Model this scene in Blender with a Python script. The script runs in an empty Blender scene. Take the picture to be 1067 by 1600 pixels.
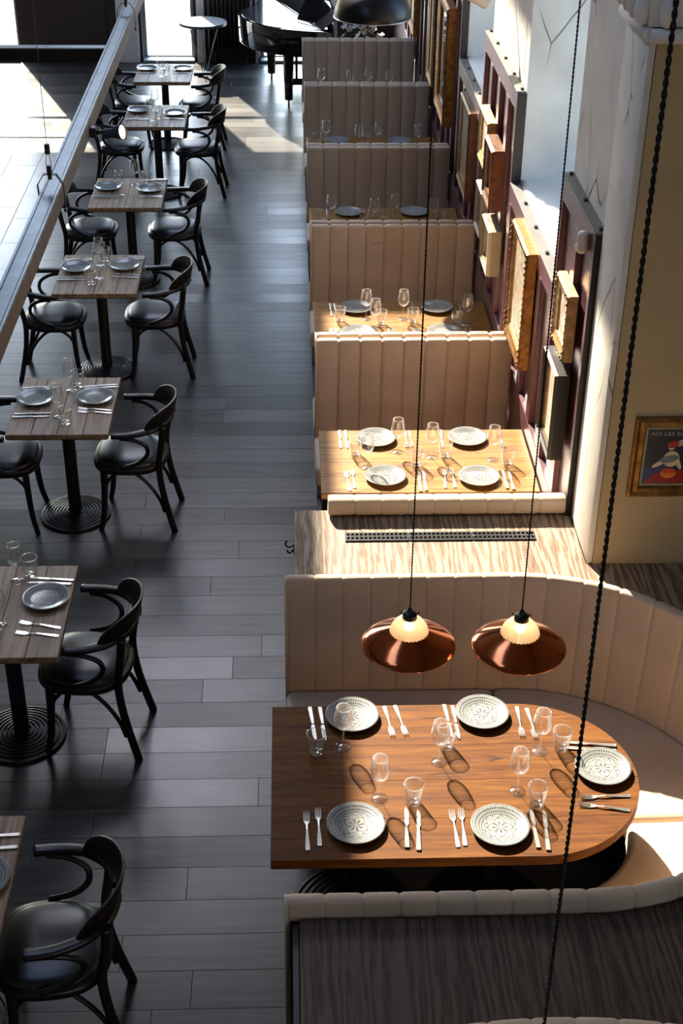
import bpy, bmesh, math, random
from mathutils import Vector, Matrix
random.seed(7)
scene = bpy.context.scene
COL = scene.collection
PI = math.pi

# ------------------------------------------------------------------ camera
cam_d = bpy.data.cameras.new('camera')
cam_d.sensor_fit = 'VERTICAL'; cam_d.sensor_height = 36.0
cam_d.lens = 36.0 * 2209.0 / 1600.0
cam_d.clip_start = 0.05; cam_d.clip_end = 300
cam = bpy.data.objects.new('camera', cam_d); COL.objects.link(cam)
CR = Matrix(((0.99935975, 0.00866905, -0.03471229),
             (-0.03411834, 0.52300932, -0.85164381),
             (0.01077191, 0.85228287, 0.52297024))).to_4x4()
cam.matrix_world = Matrix.Translation((0, 0, 4.6)) @ CR
scene.camera = cam

# ------------------------------------------------------------------ view
vs = scene.view_settings
vs.view_transform = 'Standard'; vs.look = 'None'; vs.gamma = 1.0
vs.use_curve_mapping = False
vs.exposure = 1.28
scene.cycles.use_denoising = True
scene.cycles.max_bounces = 10
scene.cycles.transparent_max_bounces = 24
scene.cycles.caustics_reflective = False
scene.cycles.caustics_refractive = False
scene.cycles.sample_clamp_indirect = 6.0

# ------------------------------------------------------------------ world + sun
world = bpy.data.worlds.new('world'); scene.world = world
world.use_nodes = True
wn = world.node_tree
bg = wn.nodes['Background']
sky = wn.nodes.new('ShaderNodeTexSky'); sky.sky_type = 'NISHITA'; sky.sun_disc = False   # hazy bright day, sun as below
sky.sun_elevation = math.radians(38); sky.sun_rotation = math.radians(-20)
sky.dust_density = 0.7; sky.air_density = 1.0
wn.links.new(sky.outputs[0], bg.inputs['Color'])
bg.inputs['Strength'].default_value = 0.6

SUN_AZ, SUN_EL = math.radians(20), math.radians(38)
# direction the light travels: towards +X, -Y, down
sdir = Vector((math.cos(SUN_EL) * math.sin(SUN_AZ), -math.cos(SUN_EL) * math.cos(SUN_AZ), -math.sin(SUN_EL)))
sl = bpy.data.lights.new('sun', 'SUN'); sl.energy = 8.2; sl.angle = math.radians(0.6); sl.color = (1.0, 0.87, 0.70)
so = bpy.data.objects.new('sun', sl); COL.objects.link(so)
so.rotation_euler = sdir.to_track_quat('-Z', 'Y').to_euler(); so.location = (-4, 20, 14)

# portals: the openings, unseen skylights included, through which the sky lights the hall
def portal(loc, rot, sx, sy):
    l = bpy.data.lights.new('window_portal', 'AREA'); l.shape = 'RECTANGLE'; l.size = sx; l.size_y = sy
    l.cycles.is_portal = True
    o = bpy.data.objects.new('window_portal', l); COL.objects.link(o); o.location = loc; o.rotation_euler = rot
CEIL = 6.5
SKY_X0, SKY_X1, SKY_Y0, SKY_Y1 = -2.40, -0.28, 10.55, 16.05  # unseen skylight, outline shaped to throw sun on the booths
WINS = [(-6.6, -3.42), (-1.86, -1.20), (-0.36, 0.62)]
WHEAD = 3.4
portal(((SKY_X0 + SKY_X1) / 2, (SKY_Y0 + SKY_Y1) / 2, CEIL + .35), (0, 0, 0), SKY_X1 - SKY_X0, SKY_Y1 - SKY_Y0)
portal((SKY_X0 + .55, 5.25, CEIL + .35), (0, 0, 0), 1.1, 4.5)  # second skylight, added unseen for soft fill on the near area
for a, b in WINS:
    portal(((a + b) / 2, 18.9, WHEAD / 2), (-PI / 2, 0, 0), b - a, WHEAD)

# ================================================================== helpers
def srgb(r, g, b):
    f = lambda c: ((c / 255) / 12.92) if c / 255 <= 0.04045 else (((c / 255) + 0.055) / 1.055) ** 2.4
    return (f(r), f(g), f(b), 1.0)

class G:
    """tiny node graph helper"""
    def __init__(s, name):
        s.m = bpy.data.materials.new(name); s.m.use_nodes = True
        s.t = s.m.node_tree; s.b = s.t.nodes['Principled BSDF']; s.o = s.t.nodes['Material Output']
    def n(s, typ, **kw):
        nd = s.t.nodes.new(typ)
        for k, v in kw.items(): setattr(nd, k, v)
        return nd
    def l(s, a, b): s.t.links.new(a, b)
    def math(s, op, a, b=None, c=None):
        nd = s.n('ShaderNodeMath', operation=op)
        for i, v in enumerate((a, b, c)):
            if v is None: continue
            if isinstance(v, (int, float)): nd.inputs[i].default_value = v
            else: s.l(v, nd.inputs[i])
        return nd.outputs[0]
    def coords(s, scale=(1, 1, 1), rand=False, kind='Object'):
        tc = s.n('ShaderNodeTexCoord'); v = tc.outputs[kind]
        if rand:
            oi = s.n('ShaderNodeObjectInfo'); a = s.n('ShaderNodeVectorMath', operation='ADD')
            mm = s.math('MULTIPLY', oi.outputs['Random'], 37.0)
            s.l(v, a.inputs[0]); s.l(mm, a.inputs[1]); v = a.outputs[0]
        mp = s.n('ShaderNodeMapping'); mp.inputs['Scale'].default_value = scale
        s.l(v, mp.inputs['Vector']); return mp.outputs[0]
    def noise(s, v, scale=5, detail=4, rough=.5, dist=0):
        nd = s.n('ShaderNodeTexNoise'); nd.inputs['Scale'].default_value = scale; nd.inputs['Detail'].default_value = detail
        nd.inputs['Roughness'].default_value = rough; nd.inputs['Distortion'].default_value = dist
        if v is not None: s.l(v, nd.inputs['Vector'])
        return nd.outputs['Fac']
    def ramp(s, f, stops):
        nd = s.n('ShaderNodeValToRGB'); e = nd.color_ramp.elements
        while len(e) < len(stops): e.new(0.5)
        for i, (p, c) in enumerate(stops): e[i].position = p; e[i].color = c
        s.l(f, nd.inputs[0]); return nd.outputs[0]
    def mix(s, f, a, b, mode='MIX'):
        nd = s.n('ShaderNodeMix', data_type='RGBA', blend_type=mode)
        for i, v in ((0, f), (6, a), (7, b)):
            if isinstance(v, (int, float)): nd.inputs[i].default_value = v
            elif isinstance(v, tuple): nd.inputs[i].default_value = v
            else: s.l(v, nd.inputs[i])
        return nd.outputs[2]
    def bump(s, h, strength=.2, dist=.01):
        nd = s.n('ShaderNodeBump'); nd.inputs['Strength'].default_value = strength; nd.inputs['Distance'].default_value = dist
        s.l(h, nd.inputs['Height']); s.l(nd.outputs[0], s.b.inputs['Normal'])
    def set(s, **kw):
        for k, v in kw.items():
            i = s.b.inputs[{'base': 'Base Color', 'rough': 'Roughness', 'metal': 'Metallic', 'spec': 'Specular IOR Level',
                            'coat': 'Coat Weight', 'coatr': 'Coat Roughness', 'emis': 'Emission Color', 'emstr': 'Emission Strength',
                            'sheen': 'Sheen Weight'}[k]]
            if isinstance(v, (int, float, tuple)): i.default_value = v
            else: s.l(v, i)
        return s.m

def plain(name, c, rough=.5, metal=0, var=.06, scale=8, bump=0, **kw):
    g = G(name); f = g.noise(g.coords(), scale, 3)
    lo = tuple(max(0, x * (1 - var * 2)) for x in c[:3]) + (1,); hi = tuple(min(1, x * (1 + var * 2)) for x in c[:3]) + (1,)
    g.set(base=g.ramp(f, [(.3, lo), (.7, hi)]), rough=rough, metal=metal, **kw)
    if bump: g.bump(g.noise(g.coords(), scale * 20, 3), bump, .004)
    return g.m

def wood(name, dark, mid, light, grain='X', rough=.45, fine=1.0, bump=.25, tone=.12, spec=.4, cracks=0.0):
    g = G(name)
    sc = {'X': (1.2, 16, 16), 'Y': (16, 1.2, 16)}[grain]
    v = g.coords(tuple(q * fine for q in sc), rand=True)
    a = g.noise(v, 2.2, 6, .62, .6); b = g.noise(v, 9, 3, .6, .2)
    f = g.math('ADD', g.math('MULTIPLY', a, .72), g.math('MULTIPLY', b, .28))
    c = g.ramp(f, [(.33, dark), (.5, mid), (.68, light)])
    oi = g.n('ShaderNodeObjectInfo')
    tn = g.math('MULTIPLY_ADD', oi.outputs['Random'], 2 * tone, 1 - tone)
    hsv = g.n('ShaderNodeHueSaturation'); g.l(c, hsv.inputs['Color']); g.l(tn, hsv.inputs['Value'])
    c = hsv.outputs[0]
    if cracks:
        cv = g.coords(tuple(q * .55 for q in sc), rand=True)
        k = g.noise(cv, 3.0, 5, .7, .8)
        c = g.mix(g.ramp(k, [(.60, (0, 0, 0, 1)), (.66, (cracks, cracks, cracks, 1))]), c, tuple(x * .25 for x in dark[:3]) + (1,))
    g.set(base=c, rough=g.math('MULTIPLY_ADD', b, .25, rough - .12), spec=spec)
    g.bump(f, bump, .003)
    return g.m

M = {}
# floor boards: dark grey-brown stained oak with a satin finish
def floor_mat():
    g = G('floor_oak')
    v = g.coords((1.0, 14, 14), rand=True)
    a = g.noise(v, 2.0, 6, .62, .5); big = g.noise(g.coords((1, 1, 1), kind='Object'), 2.3, 3)
    c = g.ramp(a, [(.3, srgb(48, 44, 42)), (.52, srgb(67, 62, 58)), (.72, srgb(86, 80, 74))])
    oi = g.n('ShaderNodeObjectInfo'); hsv = g.n('ShaderNodeHueSaturation'); g.l(c, hsv.inputs['Color'])
    g.l(g.math('MULTIPLY_ADD', oi.outputs['Random'], .40, .80), hsv.inputs['Value'])
    r = g.math('MULTIPLY_ADD', oi.outputs['Random'], .10, .23)
    g.set(base=hsv.outputs[0], rough=g.math('MULTIPLY_ADD', big, .12, r), spec=.5)
    g.bump(a, .12, .002)
    return g.m
M['floor'] = floor_mat()
M['gap'] = plain('floor_joint', srgb(34, 31, 29), .8)
M['stone'] = plain('pale_stone', srgb(150, 150, 145), .35, var=.05, scale=3)
M['plaster'] = plain('plaster', srgb(224, 222, 216), .85, var=.02, scale=3, bump=.08)
def cracked():
    g = G('cracked_plaster')
    v = g.coords((1, 1, .35)); nz = g.n('ShaderNodeTexNoise'); nz.inputs['Scale'].default_value = 3.0; g.l(v, nz.inputs['Vector'])
    ad = g.mix(.10, v, nz.outputs['Color'], 'ADD')
    vo = g.n('ShaderNodeTexVoronoi', feature='DISTANCE_TO_EDGE'); vo.inputs['Scale'].default_value = 3.2; g.l(ad, vo.inputs['Vector'])
    k = g.ramp(vo.outputs['Distance'], [(.004, (0, 0, 0, 1)), (.010, (1, 1, 1, 1))])
    msk = g.ramp(g.noise(g.coords(), 2.6, 2), [(.52, (1, 1, 1, 1)), (.6, (0, 0, 0, 1))])
    kk = g.math('MAXIMUM', k, msk)
    c = g.ramp(g.noise(g.coords(), 4, 5), [(.3, srgb(206, 203, 194)), (.7, srgb(228, 226, 219))])
    g.set(base=g.mix(kk, srgb(120, 116, 108), c), rough=.85); g.bump(kk, .3, .004)
    return g.m
M['cracked'] = cracked()
M['cream'] = plain('cream_wall', srgb(188, 167, 130), .85, var=.03, scale=3, bump=.12)
M['ceiling'] = plain('ceiling_paint', srgb(206, 200, 190), .9, var=.02)
M['hallwall'] = plain('hall_wall_paint', srgb(168, 156, 142), .85, var=.03, scale=2)
M['darkwall'] = plain('dark_brown_wall', srgb(58, 46, 44), .7, var=.05, scale=2)
M['plum'] = plain('plum_gloss_paint', srgb(92, 50, 62), .40, var=.03, scale=3, coat=1.0, coatr=.34)
M['capgrey'] = plain('grey_cap_paint', srgb(112, 110, 107), .45, var=.04)
M['blackiron'] = plain('black_cast_iron', srgb(24, 23, 23), .45, var=.1, scale=30, bump=.05, spec=.5)
M['chairwood'] = plain('black_bentwood', srgb(27, 23, 21), .34, var=.1, scale=12, spec=.5)
M['leather'] = plain('black_leather', srgb(40, 39, 38), .33, var=.1, scale=20, bump=.06, spec=.5)
M['brass'] = plain('dull_nail_brass', srgb(120, 105, 80), .35, 1.0)
M['fabric'] = plain('beige_upholstery', srgb(204, 182, 157), .82, var=.03, scale=6, bump=.10, sheen=.15)
M['piping'] = plain('pale_piping', srgb(222, 204, 186), .8, var=.03)
M['cafe_oak'] = wood('weathered_oak', srgb(74, 55, 40), srgb(144, 114, 86), srgb(180, 150, 118), 'Y', .45, 1.0, .35, .16, cracks=.5)
M['booth_oak'] = wood('golden_oak', srgb(84, 52, 18), srgb(144, 100, 38), srgb(170, 128, 60), 'X', .40, 1.0, .3, .03, cracks=.6)
M['honey_oak'] = wood('honey_oak', srgb(60, 31, 7), srgb(100, 57, 9), srgb(122, 78, 20), 'X', .60, 1.0, .35, .03, spec=.15, cracks=.85)
M['oak_edge'] = wood('oak_edge', srgb(70, 34, 20), srgb(120, 62, 36), srgb(150, 84, 50), 'X', .45)
M['dark_edge'] = plain('dark_table_edge', srgb(42, 32, 27), .5)
def limed(name, cols):
    g = G(name)
    v = g.coords((1, .10, 1)); nz = g.n('ShaderNodeTexNoise'); nz.inputs['Scale'].default_value = 4.0; nz.inputs['Detail'].default_value = 2
    g.l(v, nz.inputs['Vector'])
    w = g.n('ShaderNodeTexWave', wave_type='BANDS', bands_direction='X'); w.inputs['Scale'].default_value = 8; w.inputs['Distortion'].default_value = 16
    w.inputs['Detail'].default_value = 3; w.inputs['Detail Scale'].default_value = 1.2; w.inputs['Detail Roughness'].default_value = .6
    g.l(v, w.inputs['Vector'])
    fine = g.noise(g.coords((60, 2.5, 1)), 3, 4, .7)
    f = g.math('ADD', g.math('MULTIPLY', w.outputs['Fac'], .20), g.math('MULTIPLY', fine, .80))
    c = g.ramp(f, [(.28, cols[0]), (.46, cols[1]), (.60, cols[2])])
    g.set(base=c, rough=.6, spec=.3); g.bump(f, .3, .003)
    return g.m
M['limed'] = limed('limed_oak', (srgb(84, 54, 32), srgb(122, 100, 78), srgb(158, 144, 124)))
M['limed_shade'] = limed('shaded_limed_oak', (srgb(34, 24, 18), srgb(72, 58, 47), srgb(92, 79, 66)))  # limed oak darkened in colour to stand in for shade on the near ledge
M['dark_oak'] = wood('brown_oak_panel', srgb(52, 36, 26), srgb(88, 62, 44), srgb(112, 82, 60), 'Y', .5)
M['steel'] = plain('galvanised_steel', srgb(104, 120, 132), .38, .8, var=.08, scale=14)
M['rawsteel'] = plain('raw_steel_side', srgb(120, 112, 104), .5, .6, var=.1, scale=14)
M['silver'] = plain('polished_cutlery', srgb(215, 213, 210), .30, 1.0, var=.02)
M['copper'] = plain('polished_copper', srgb(206, 116, 72), .12, 1.0, var=.1, scale=10)
M['blackmetal'] = plain('black_satin_metal', srgb(20, 20, 22), .35, .3)
M['cord'] = plain('black_textile_cord', srgb(14, 13, 13), .8)
M['pianoblack'] = plain('piano_lacquer', srgb(8, 8, 10), .06, coat=1.0, coatr=.03)
M['pianofelt'] = plain('piano_soundboard', srgb(60, 62, 66), .12, coat=.8, coatr=.05)
M['lidinner'] = plain('piano_lid_inside', srgb(30, 31, 33), .15, coat=.6, coatr=.06)
M['white'] = plain('white_paint', srgb(228, 226, 222), .5, var=.02)
M['framegrey'] = plain('window_frame_grey', srgb(150, 158, 156), .5)
M['radiator'] = plain('black_radiator', srgb(48, 46, 48), .35)
M['disc'] = plain('white_table_top', srgb(214, 216, 216), .25, var=.02)
M['gold'] = plain('old_gold', srgb(146, 102, 50), .42, .6, var=.25, scale=25, bump=.3)
M['goldpale'] = plain('pale_gold', srgb(178, 148, 98), .5, .4, var=.15, scale=25, bump=.3)
M['silverframe'] = plain('champagne_frame', srgb(146, 136, 112), .45, .4, var=.08)
M['blackframe'] = plain('black_frame_wood', srgb(26, 24, 24), .45)
M['greyframe'] = plain('grey_frame_wood', srgb(140, 134, 128), .5)
M['brownframe'] = plain('brown_frame_wood', srgb(104, 62, 30), .4, .2, var=.2, scale=20)
M['pavement'] = plain('outdoor_pavement', srgb(188, 184, 176), .9, var=.04, scale=1)
M['petal'] = plain('white_petal', srgb(236, 234, 228), .6, var=.02)
M['stem'] = plain('green_stem', srgb(70, 96, 52), .6)

def glass_mat(name, tint=(.98, .99, .99, 1), gloss=.05, edge=.85, pw=2.2, base=.05, edge_highlight=0.0):
    g = G(name); g.t.nodes.remove(g.b)
    lw = g.n('ShaderNodeLayerWeight'); lw.inputs['Blend'].default_value = .5
    fac = g.math('MULTIPLY_ADD', g.math('POWER', lw.outputs['Facing'], pw), edge, base)
    tr = g.n('ShaderNodeBsdfTransparent'); tr.inputs['Color'].default_value = tint
    gl = g.n('ShaderNodeBsdfGlossy'); gl.inputs['Roughness'].default_value = gloss
    tl = g.n('ShaderNodeBsdfTranslucent'); tl.inputs['Color'].default_value = (1, 1, 1, 1)
    ml = g.n('ShaderNodeMixShader'); g.l(g.math('MULTIPLY', g.math('POWER', lw.outputs['Facing'], 3.0), edge_highlight), ml.inputs[0]); g.l(tr.outputs[0], ml.inputs[1]); g.l(tl.outputs[0], ml.inputs[2])  # white edge layer stands in for light caught on clear glass rims
    mx = g.n('ShaderNodeMixShader'); g.l(fac, mx.inputs[0]); g.l(ml.outputs[0], mx.inputs[1]); g.l(gl.outputs[0], mx.inputs[2])
    g.l(mx.outputs[0], g.o.inputs['Surface']); return g.m
M['glass'] = glass_mat('clear_glass', (.995, .995, .995, 1), .10, .75, 2.2, .06, .45)
M['tumbler'] = glass_mat('tumbler_glass', (.985, .99, .99, 1), .10, .7, 1.8, .07, .45)
M['pane'] = glass_mat('window_glass', (.96, .98, .98, 1), .0, .5, 4.0, .04)
def shade_glass():
    g = G('ribbed_lamp_glass'); g.t.nodes.remove(g.b)
    tr = g.n('ShaderNodeBsdfTransparent'); tr.inputs['Color'].default_value = (1, .95, .88, 1)
    tl = g.n('ShaderNodeBsdfTranslucent'); tl.inputs['Color'].default_value = (.95, .88, .78, 1)
    df = g.n('ShaderNodeBsdfDiffuse'); df.inputs['Color'].default_value = (.9, .86, .78, 1)
    gl = g.n('ShaderNodeBsdfGlossy'); gl.inputs['Roughness'].default_value = .08
    a = g.n('ShaderNodeMixShader'); a.inputs[0].default_value = .55; g.l(tr.outputs[0], a.inputs[1]); g.l(tl.outputs[0], a.inputs[2])
    b = g.n('ShaderNodeMixShader'); b.inputs[0].default_value = .25; g.l(a.outputs[0], b.inputs[1]); g.l(df.outputs[0], b.inputs[2])
    c = g.n('ShaderNodeMixShader'); c.inputs[0].default_value = .12; g.l(b.outputs[0], c.inputs[1]); g.l(gl.outputs[0], c.inputs[2])
    g.l(c.outputs[0], g.o.inputs['Surface']); return g.m
M['shadeglass'] = shade_glass()
def emit(name, c, s):
    g = G(name); g.set(base=c, emis=c, emstr=s); return g.m
M['bulb'] = emit('warm_bulb', (1.0, .62, .28, 1), 12.0)
M['spotface'] = emit('warm_spot_face', (1.0, .70, .40, 1), 2.2)

def plate_mat():
    g = G('patterned_stoneware')
    tc = g.n('ShaderNodeTexCoord'); sp = g.n('ShaderNodeSeparateXYZ'); g.l(tc.outputs['Object'], sp.inputs[0])
    x, y = sp.outputs[0], sp.outputs[1]
    r = g.math('DIVIDE', g.math('SQRT', g.math('ADD', g.math('MULTIPLY', x, x), g.math('MULTIPLY', y, y))), .112)
    th = g.math('ARCTAN2', y, x)
    def band(c, w): return g.math('LESS_THAN', g.math('ABSOLUTE', g.math('SUBTRACT', r, c)), w)
    def between(a, b): return g.math('MULTIPLY', g.math('GREATER_THAN', r, a), g.math('LESS_THAN', r, b))
    OR = lambda a, b: g.math('MAXIMUM', a, b)
    # leaf border
    leaf = g.math('GREATER_THAN', g.math('MULTIPLY', g.math('SINE', g.math('MULTIPLY_ADD', r, 26, g.math('MULTIPLY', th, 30))),
                                         g.math('SINE', g.math('MULTIPLY_ADD', r, -26, g.math('MULTIPLY', th, 30)))), .18)
    d = g.math('MULTIPLY', leaf, between(.68, .90))
    dots = g.math('MULTIPLY', g.math('GREATER_THAN', g.math('SINE', g.math('MULTIPLY', th, 64)), .2), between(.915, .95))
    d = OR(OR(d, dots), OR(band(.63, .016), band(.972, .014)))
    # scalloped ring and rosette
    sc1 = g.math('MULTIPLY_ADD', g.math('ABSOLUTE', g.math('SINE', g.math('MULTIPLY', th, 6))), .10, .46)
    d = OR(d, g.math('LESS_THAN', g.math('ABSOLUTE', g.math('SUBTRACT', r, sc1)), .014))
    sc2 = g.math('MULTIPLY_ADD', g.math('COSINE', g.math('MULTIPLY', th, 4)), .07, .36)
    d = OR(d, g.math('LESS_THAN', g.math('ABSOLUTE', g.math('SUBTRACT', r, sc2)), .014))
    fl = g.math('MULTIPLY', g.math('GREATER_THAN', g.math('COSINE', g.math('MULTIPLY', th, 8)), .45), between(.05, .26))
    d = OR(d, fl)
    d = OR(d, g.math('MULTIPLY', g.math('GREATER_THAN', g.noise(tc.outputs['Object'], 190, 2), .60), between(.40, .62)))
    wear = g.noise(tc.outputs['Object'], 60, 3)
    d = g.math('MULTIPLY', d, g.math('MULTIPLY_ADD', wear, .7, .45))
    c = g.mix(d, g.ramp(g.noise(tc.outputs['Object'], 20, 3), [(.3, srgb(146, 149, 145)), (.7, srgb(164, 166, 160))]), srgb(52, 58, 66))
    g.set(base=c, rough=.22, spec=.5); return g.m
M['plate'] = plate_mat()
M['platefoot'] = M['plate']

def painting(name, cols, scale=5, dist=1.5, seed=0.0, rough=.35):
    g = G(name); v = g.coords((1, 1, 1)); ad = g.n('ShaderNodeVectorMath', operation='ADD'); ad.inputs[1].default_value = (seed, seed * 2, seed * 3)
    g.l(v, ad.inputs[0]); f = g.noise(ad.outputs[0], scale, 5, .6, dist)
    n = len(cols); g.set(base=g.ramp(f, [(.28 + .44 * i / max(1, n - 1), c) for i, c in enumerate(cols)]), rough=rough)
    g.bump(g.noise(ad.outputs[0], 60, 2), .2, .002)
    return g.m

# ------------------------------------------------------------------ mesh building
class MB:
    def __init__(s): s.v = []; s.f = []; s.smooth = []
    def add(s, vs, fs, smooth=False):
        o = len(s.v); s.v += [tuple(p) for p in vs]
        for f in fs: s.f.append(tuple(i + o for i in f)); s.smooth.append(smooth)
        return s
    def box(s, x0, x1, y0, y1, z0, z1):
        v = [(x, y, z) for z in (z0, z1) for y in (y0, y1) for x in (x0, x1)]
        return s.add(v, [(0, 2, 3, 1), (4, 5, 7, 6), (0, 1, 5, 4), (2, 6, 7, 3), (0, 4, 6, 2), (1, 3, 7, 5)])
    def prism(s, pts, z0, z1):
        n = len(pts); v = [(x, y, z0) for x, y in pts] + [(x, y, z1) for x, y in pts]
        return s.add(v, [tuple(range(n - 1, -1, -1)), tuple(range(n, 2 * n))] + [(i, (i + 1) % n, n + (i + 1) % n, n + i) for i in range(n)])
    def lathe(s, prof, n=24, c=(0, 0), flute=0.0, nf=0, smooth=True, close=False):
        v = []; m = len(prof)
        for i in range(n):
            a = 2 * PI * i / n; k = 1 + (flute * math.cos(nf * a) if flute else 0)
            for r, z in prof: v.append((c[0] + r * k * math.cos(a), c[1] + r * k * math.sin(a), z))
        f = []
        for i in range(n):
            j = (i + 1) % n
            for q in range(m - 1): f.append((i * m + q, j * m + q, j * m + q + 1, i * m + q + 1))
            if close: f.append((i * m + m - 1, j * m + m - 1, j * m, i * m))
        s.add(v, f, smooth)
        if not close:
            if prof[0][0] > 1e-6: s.f.append(tuple(len(s.v) - n * m + i * m for i in range(n - 1, -1, -1))); s.smooth.append(False)
            if prof[-1][0] > 1e-6: s.f.append(tuple(len(s.v) - n * m + i * m + m - 1 for i in range(n))); s.smooth.append(False)
        return s
    def sweep(s, path, rad, n=8, up=(0, 0, 1), cap=True, smooth=True, power=2.0):
        """rad: list/float of r or (rw, rh): rw along side direction, rh along local up"""
        P = [Vector(p) for p in path]; m = len(P); rows = []
        prev = None
        for i in range(m):
            t = (P[min(i + 1, m - 1)] - P[max(i - 1, 0)]).normalized()
            if prev is None:
                u = Vector(up); side = t.cross(u)
                if side.length < 1e-4: side = t.cross(Vector((1, 0, 0)))
                side.normalize()
            else:
                side = (prev - t * prev.dot(t)).normalized()
            prev = side; upv = side.cross(t).normalized()
            r = rad[i] if isinstance(rad, list) else rad
            rw, rh = r if isinstance(r, tuple) else (r, r)
            for k in range(n):
                a = 2 * PI * k / n + PI / n
                ca, sa = math.cos(a), math.sin(a)
                if power != 2.0:
                    ca = math.copysign(abs(ca) ** (2 / power), ca); sa = math.copysign(abs(sa) ** (2 / power), sa)
                rows.append(P[i] + side * (rw * ca) + upv * (rh * sa))
        f = [(i * n + k, i * n + (k + 1) % n, (i + 1) * n + (k + 1) % n, (i + 1) * n + k) for i in range(m - 1) for k in range(n)]
        s.add(rows, f, smooth)
        if cap:
            o = len(s.v) - m * n
            s.f.append(tuple(o + k for k in range(n - 1, -1, -1))); s.smooth.append(False)
            s.f.append(tuple(o + (m - 1) * n + k for k in range(n))); s.smooth.append(False)
        return s
    def tube(s, path, rad, n=8, cap=True): return s.sweep(path, rad, n, cap=cap)
    def mesh(s, name, bevel=0, seg=2, angle=30):
        me = bpy.data.meshes.new(name); me.from_pydata(s.v, [], s.f)
        bm = bmesh.new(); bm.from_mesh(me)
        for f, sm in zip(bm.faces, s.smooth): f.smooth = sm
        bmesh.ops.recalc_face_normals(bm, faces=bm.faces[:])
        if bevel:
            ed = [e for e in bm.edges if len(e.link_faces) == 2 and e.calc_face_angle(0) > math.radians(angle)]
            bmesh.ops.bevel(bm, geom=ed, offset=bevel, segments=seg, affect='EDGES', profile=.5, clamp_overlap=True)
            for f in bm.faces: f.smooth = False
            if seg > 1:
                for f in bm.faces: f.smooth = True
        bm.to_mesh(me); bm.free()
        if bevel and seg > 1:
            try: me.set_sharp_from_angle(angle=math.radians(40))
            except Exception: pass
        return me

def smooth_path(pts, n=6, closed=False):
    P = [Vector(p) for p in pts]; out = []
    m = len(P)
    for i in range(m - 1):
        p0 = P[max(i - 1, 0)]; p1 = P[i]; p2 = P[i + 1]; p3 = P[min(i + 2, m - 1)]
        for k in range(n):
            t = k / n
            out.append(0.5 * ((2 * p1) + (-p0 + p2) * t + (2 * p0 - 5 * p1 + 4 * p2 - p3) * t * t + (-p0 + 3 * p1 - 3 * p2 + p3) * t ** 3))
    out.append(P[-1]); return out

def obj(name, me, mat, parent=None, loc=(0, 0, 0), rz=0.0, rot=None):
    if isinstance(me, MB): me = me.mesh(name)
    if mat is not None:
        mt = M[mat] if isinstance(mat, str) else mat
        if not me.materials: me.materials.append(mt)
    o = bpy.data.objects.new(name, me); COL.objects.link(o)
    o.location = loc; o.rotation_euler = rot if rot else (0, 0, rz)
    if parent is not None: o.parent = parent
    return o
def tag(o, label, cat, group=None, kind=None):
    o['label'] = label; o['category'] = cat
    if group: o['group'] = group
    if kind: o['kind'] = kind
    return o
def thing(name, label, cat, loc=(0, 0, 0), rz=0.0, group=None, kind=None):
    o = bpy.data.objects.new(name, None); o.empty_display_size = .1; COL.objects.link(o)
    o.location = loc; o.rotation_euler = (0, 0, rz)
    return tag(o, label, cat, group, kind)
def struct(name, me, mat, label, cat): return tag(obj(name, me, mat), label, cat, kind='structure')
def copy_tree(o, parent=None):
    c = o.copy(); COL.objects.link(c); c.parent = parent
    for ch in list(o.children): copy_tree(ch, c)
    return c
def bxm(x0, x1, y0, y1, z0, z1, bevel=0, seg=2): return MB().box(x0, x1, y0, y1, z0, z1).mesh('box', bevel, seg)

# ================================================================== SETTING
# ---- floor with separate boards
BACK = 18.6
floor = struct('floor', bxm(-7, 2.2, -2.5, BACK + .3, -.10, -.012), 'gap', 'dark grey brown oak plank floor of the dining hall', 'floor')
PW = .19
plank_meshes = {}
def plank(x0, x1, y0):
    L = round(x1 - x0, 2)
    if L not in plank_meshes: plank_meshes[L] = bxm(0, L - .0014, 0, PW - .0014, -.03, 0, .0008, 1)
    obj('plank', plank_meshes[L], 'floor', floor, (x0, y0, 0))
TILE_X, TILE_Y = -2.27, 15.3
row = 0; y = 3.18
while y < BACK:
    x0 = -4.6 if y > TILE_Y else TILE_X
    x1 = .16
    cuts = [x0]; off = random.choice([.35, .6, .85, 1.1, 1.35])
    xx = x0 + off
    while xx < x1 - .3:
        cuts.append(round(xx, 2)); xx += random.choice([1.2, 1.35, 1.5])
    cuts.append(x1)
    for a, b in zip(cuts, cuts[1:]): plank(a, b, y)
    y += PW; row += 1
ty = y0t = 9.4
tile_me = bxm(0, .312, 0, .627, -.03, 0, .002, 1); half_me = bxm(0, .312, 0, .312, -.03, 0, .002, 1)
j = 0
for i in range(6):
    ty = 9.0 + (.315 if i % 2 else 0)
    if i % 2:
        for yh in (9.0, TILE_Y - .315): obj('tile', half_me, 'stone', floor, (TILE_X - .315 * (i + 1), yh, 0))
    while ty < TILE_Y - .5:
        obj('tile', tile_me, 'stone', floor, (TILE_X - .315 * (i + 1), ty, 0)); ty += .63
# plain continuation of the floor surface out of sight
obj('floor_slab', bxm(.163, 2.2, -2.5, BACK, -.03, 0), 'floor', floor)
obj('floor_slab', bxm(-7, TILE_X - .315 * 6 - .003, -2.5, TILE_Y, -.03, 0), 'floor', floor)
obj('floor_slab', bxm(TILE_X - 1.9, .16, -2.5, 3.175, -.03, 0), 'floor', floor)
obj('floor_slab', bxm(-7, -4.603, TILE_Y + .1, BACK, -.03, 0), 'floor', floor)
obj('floor_slab', bxm(TILE_X - 1.9, TILE_X - .003, 3.18, 8.997, -.03, 0), 'floor', floor)

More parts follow.
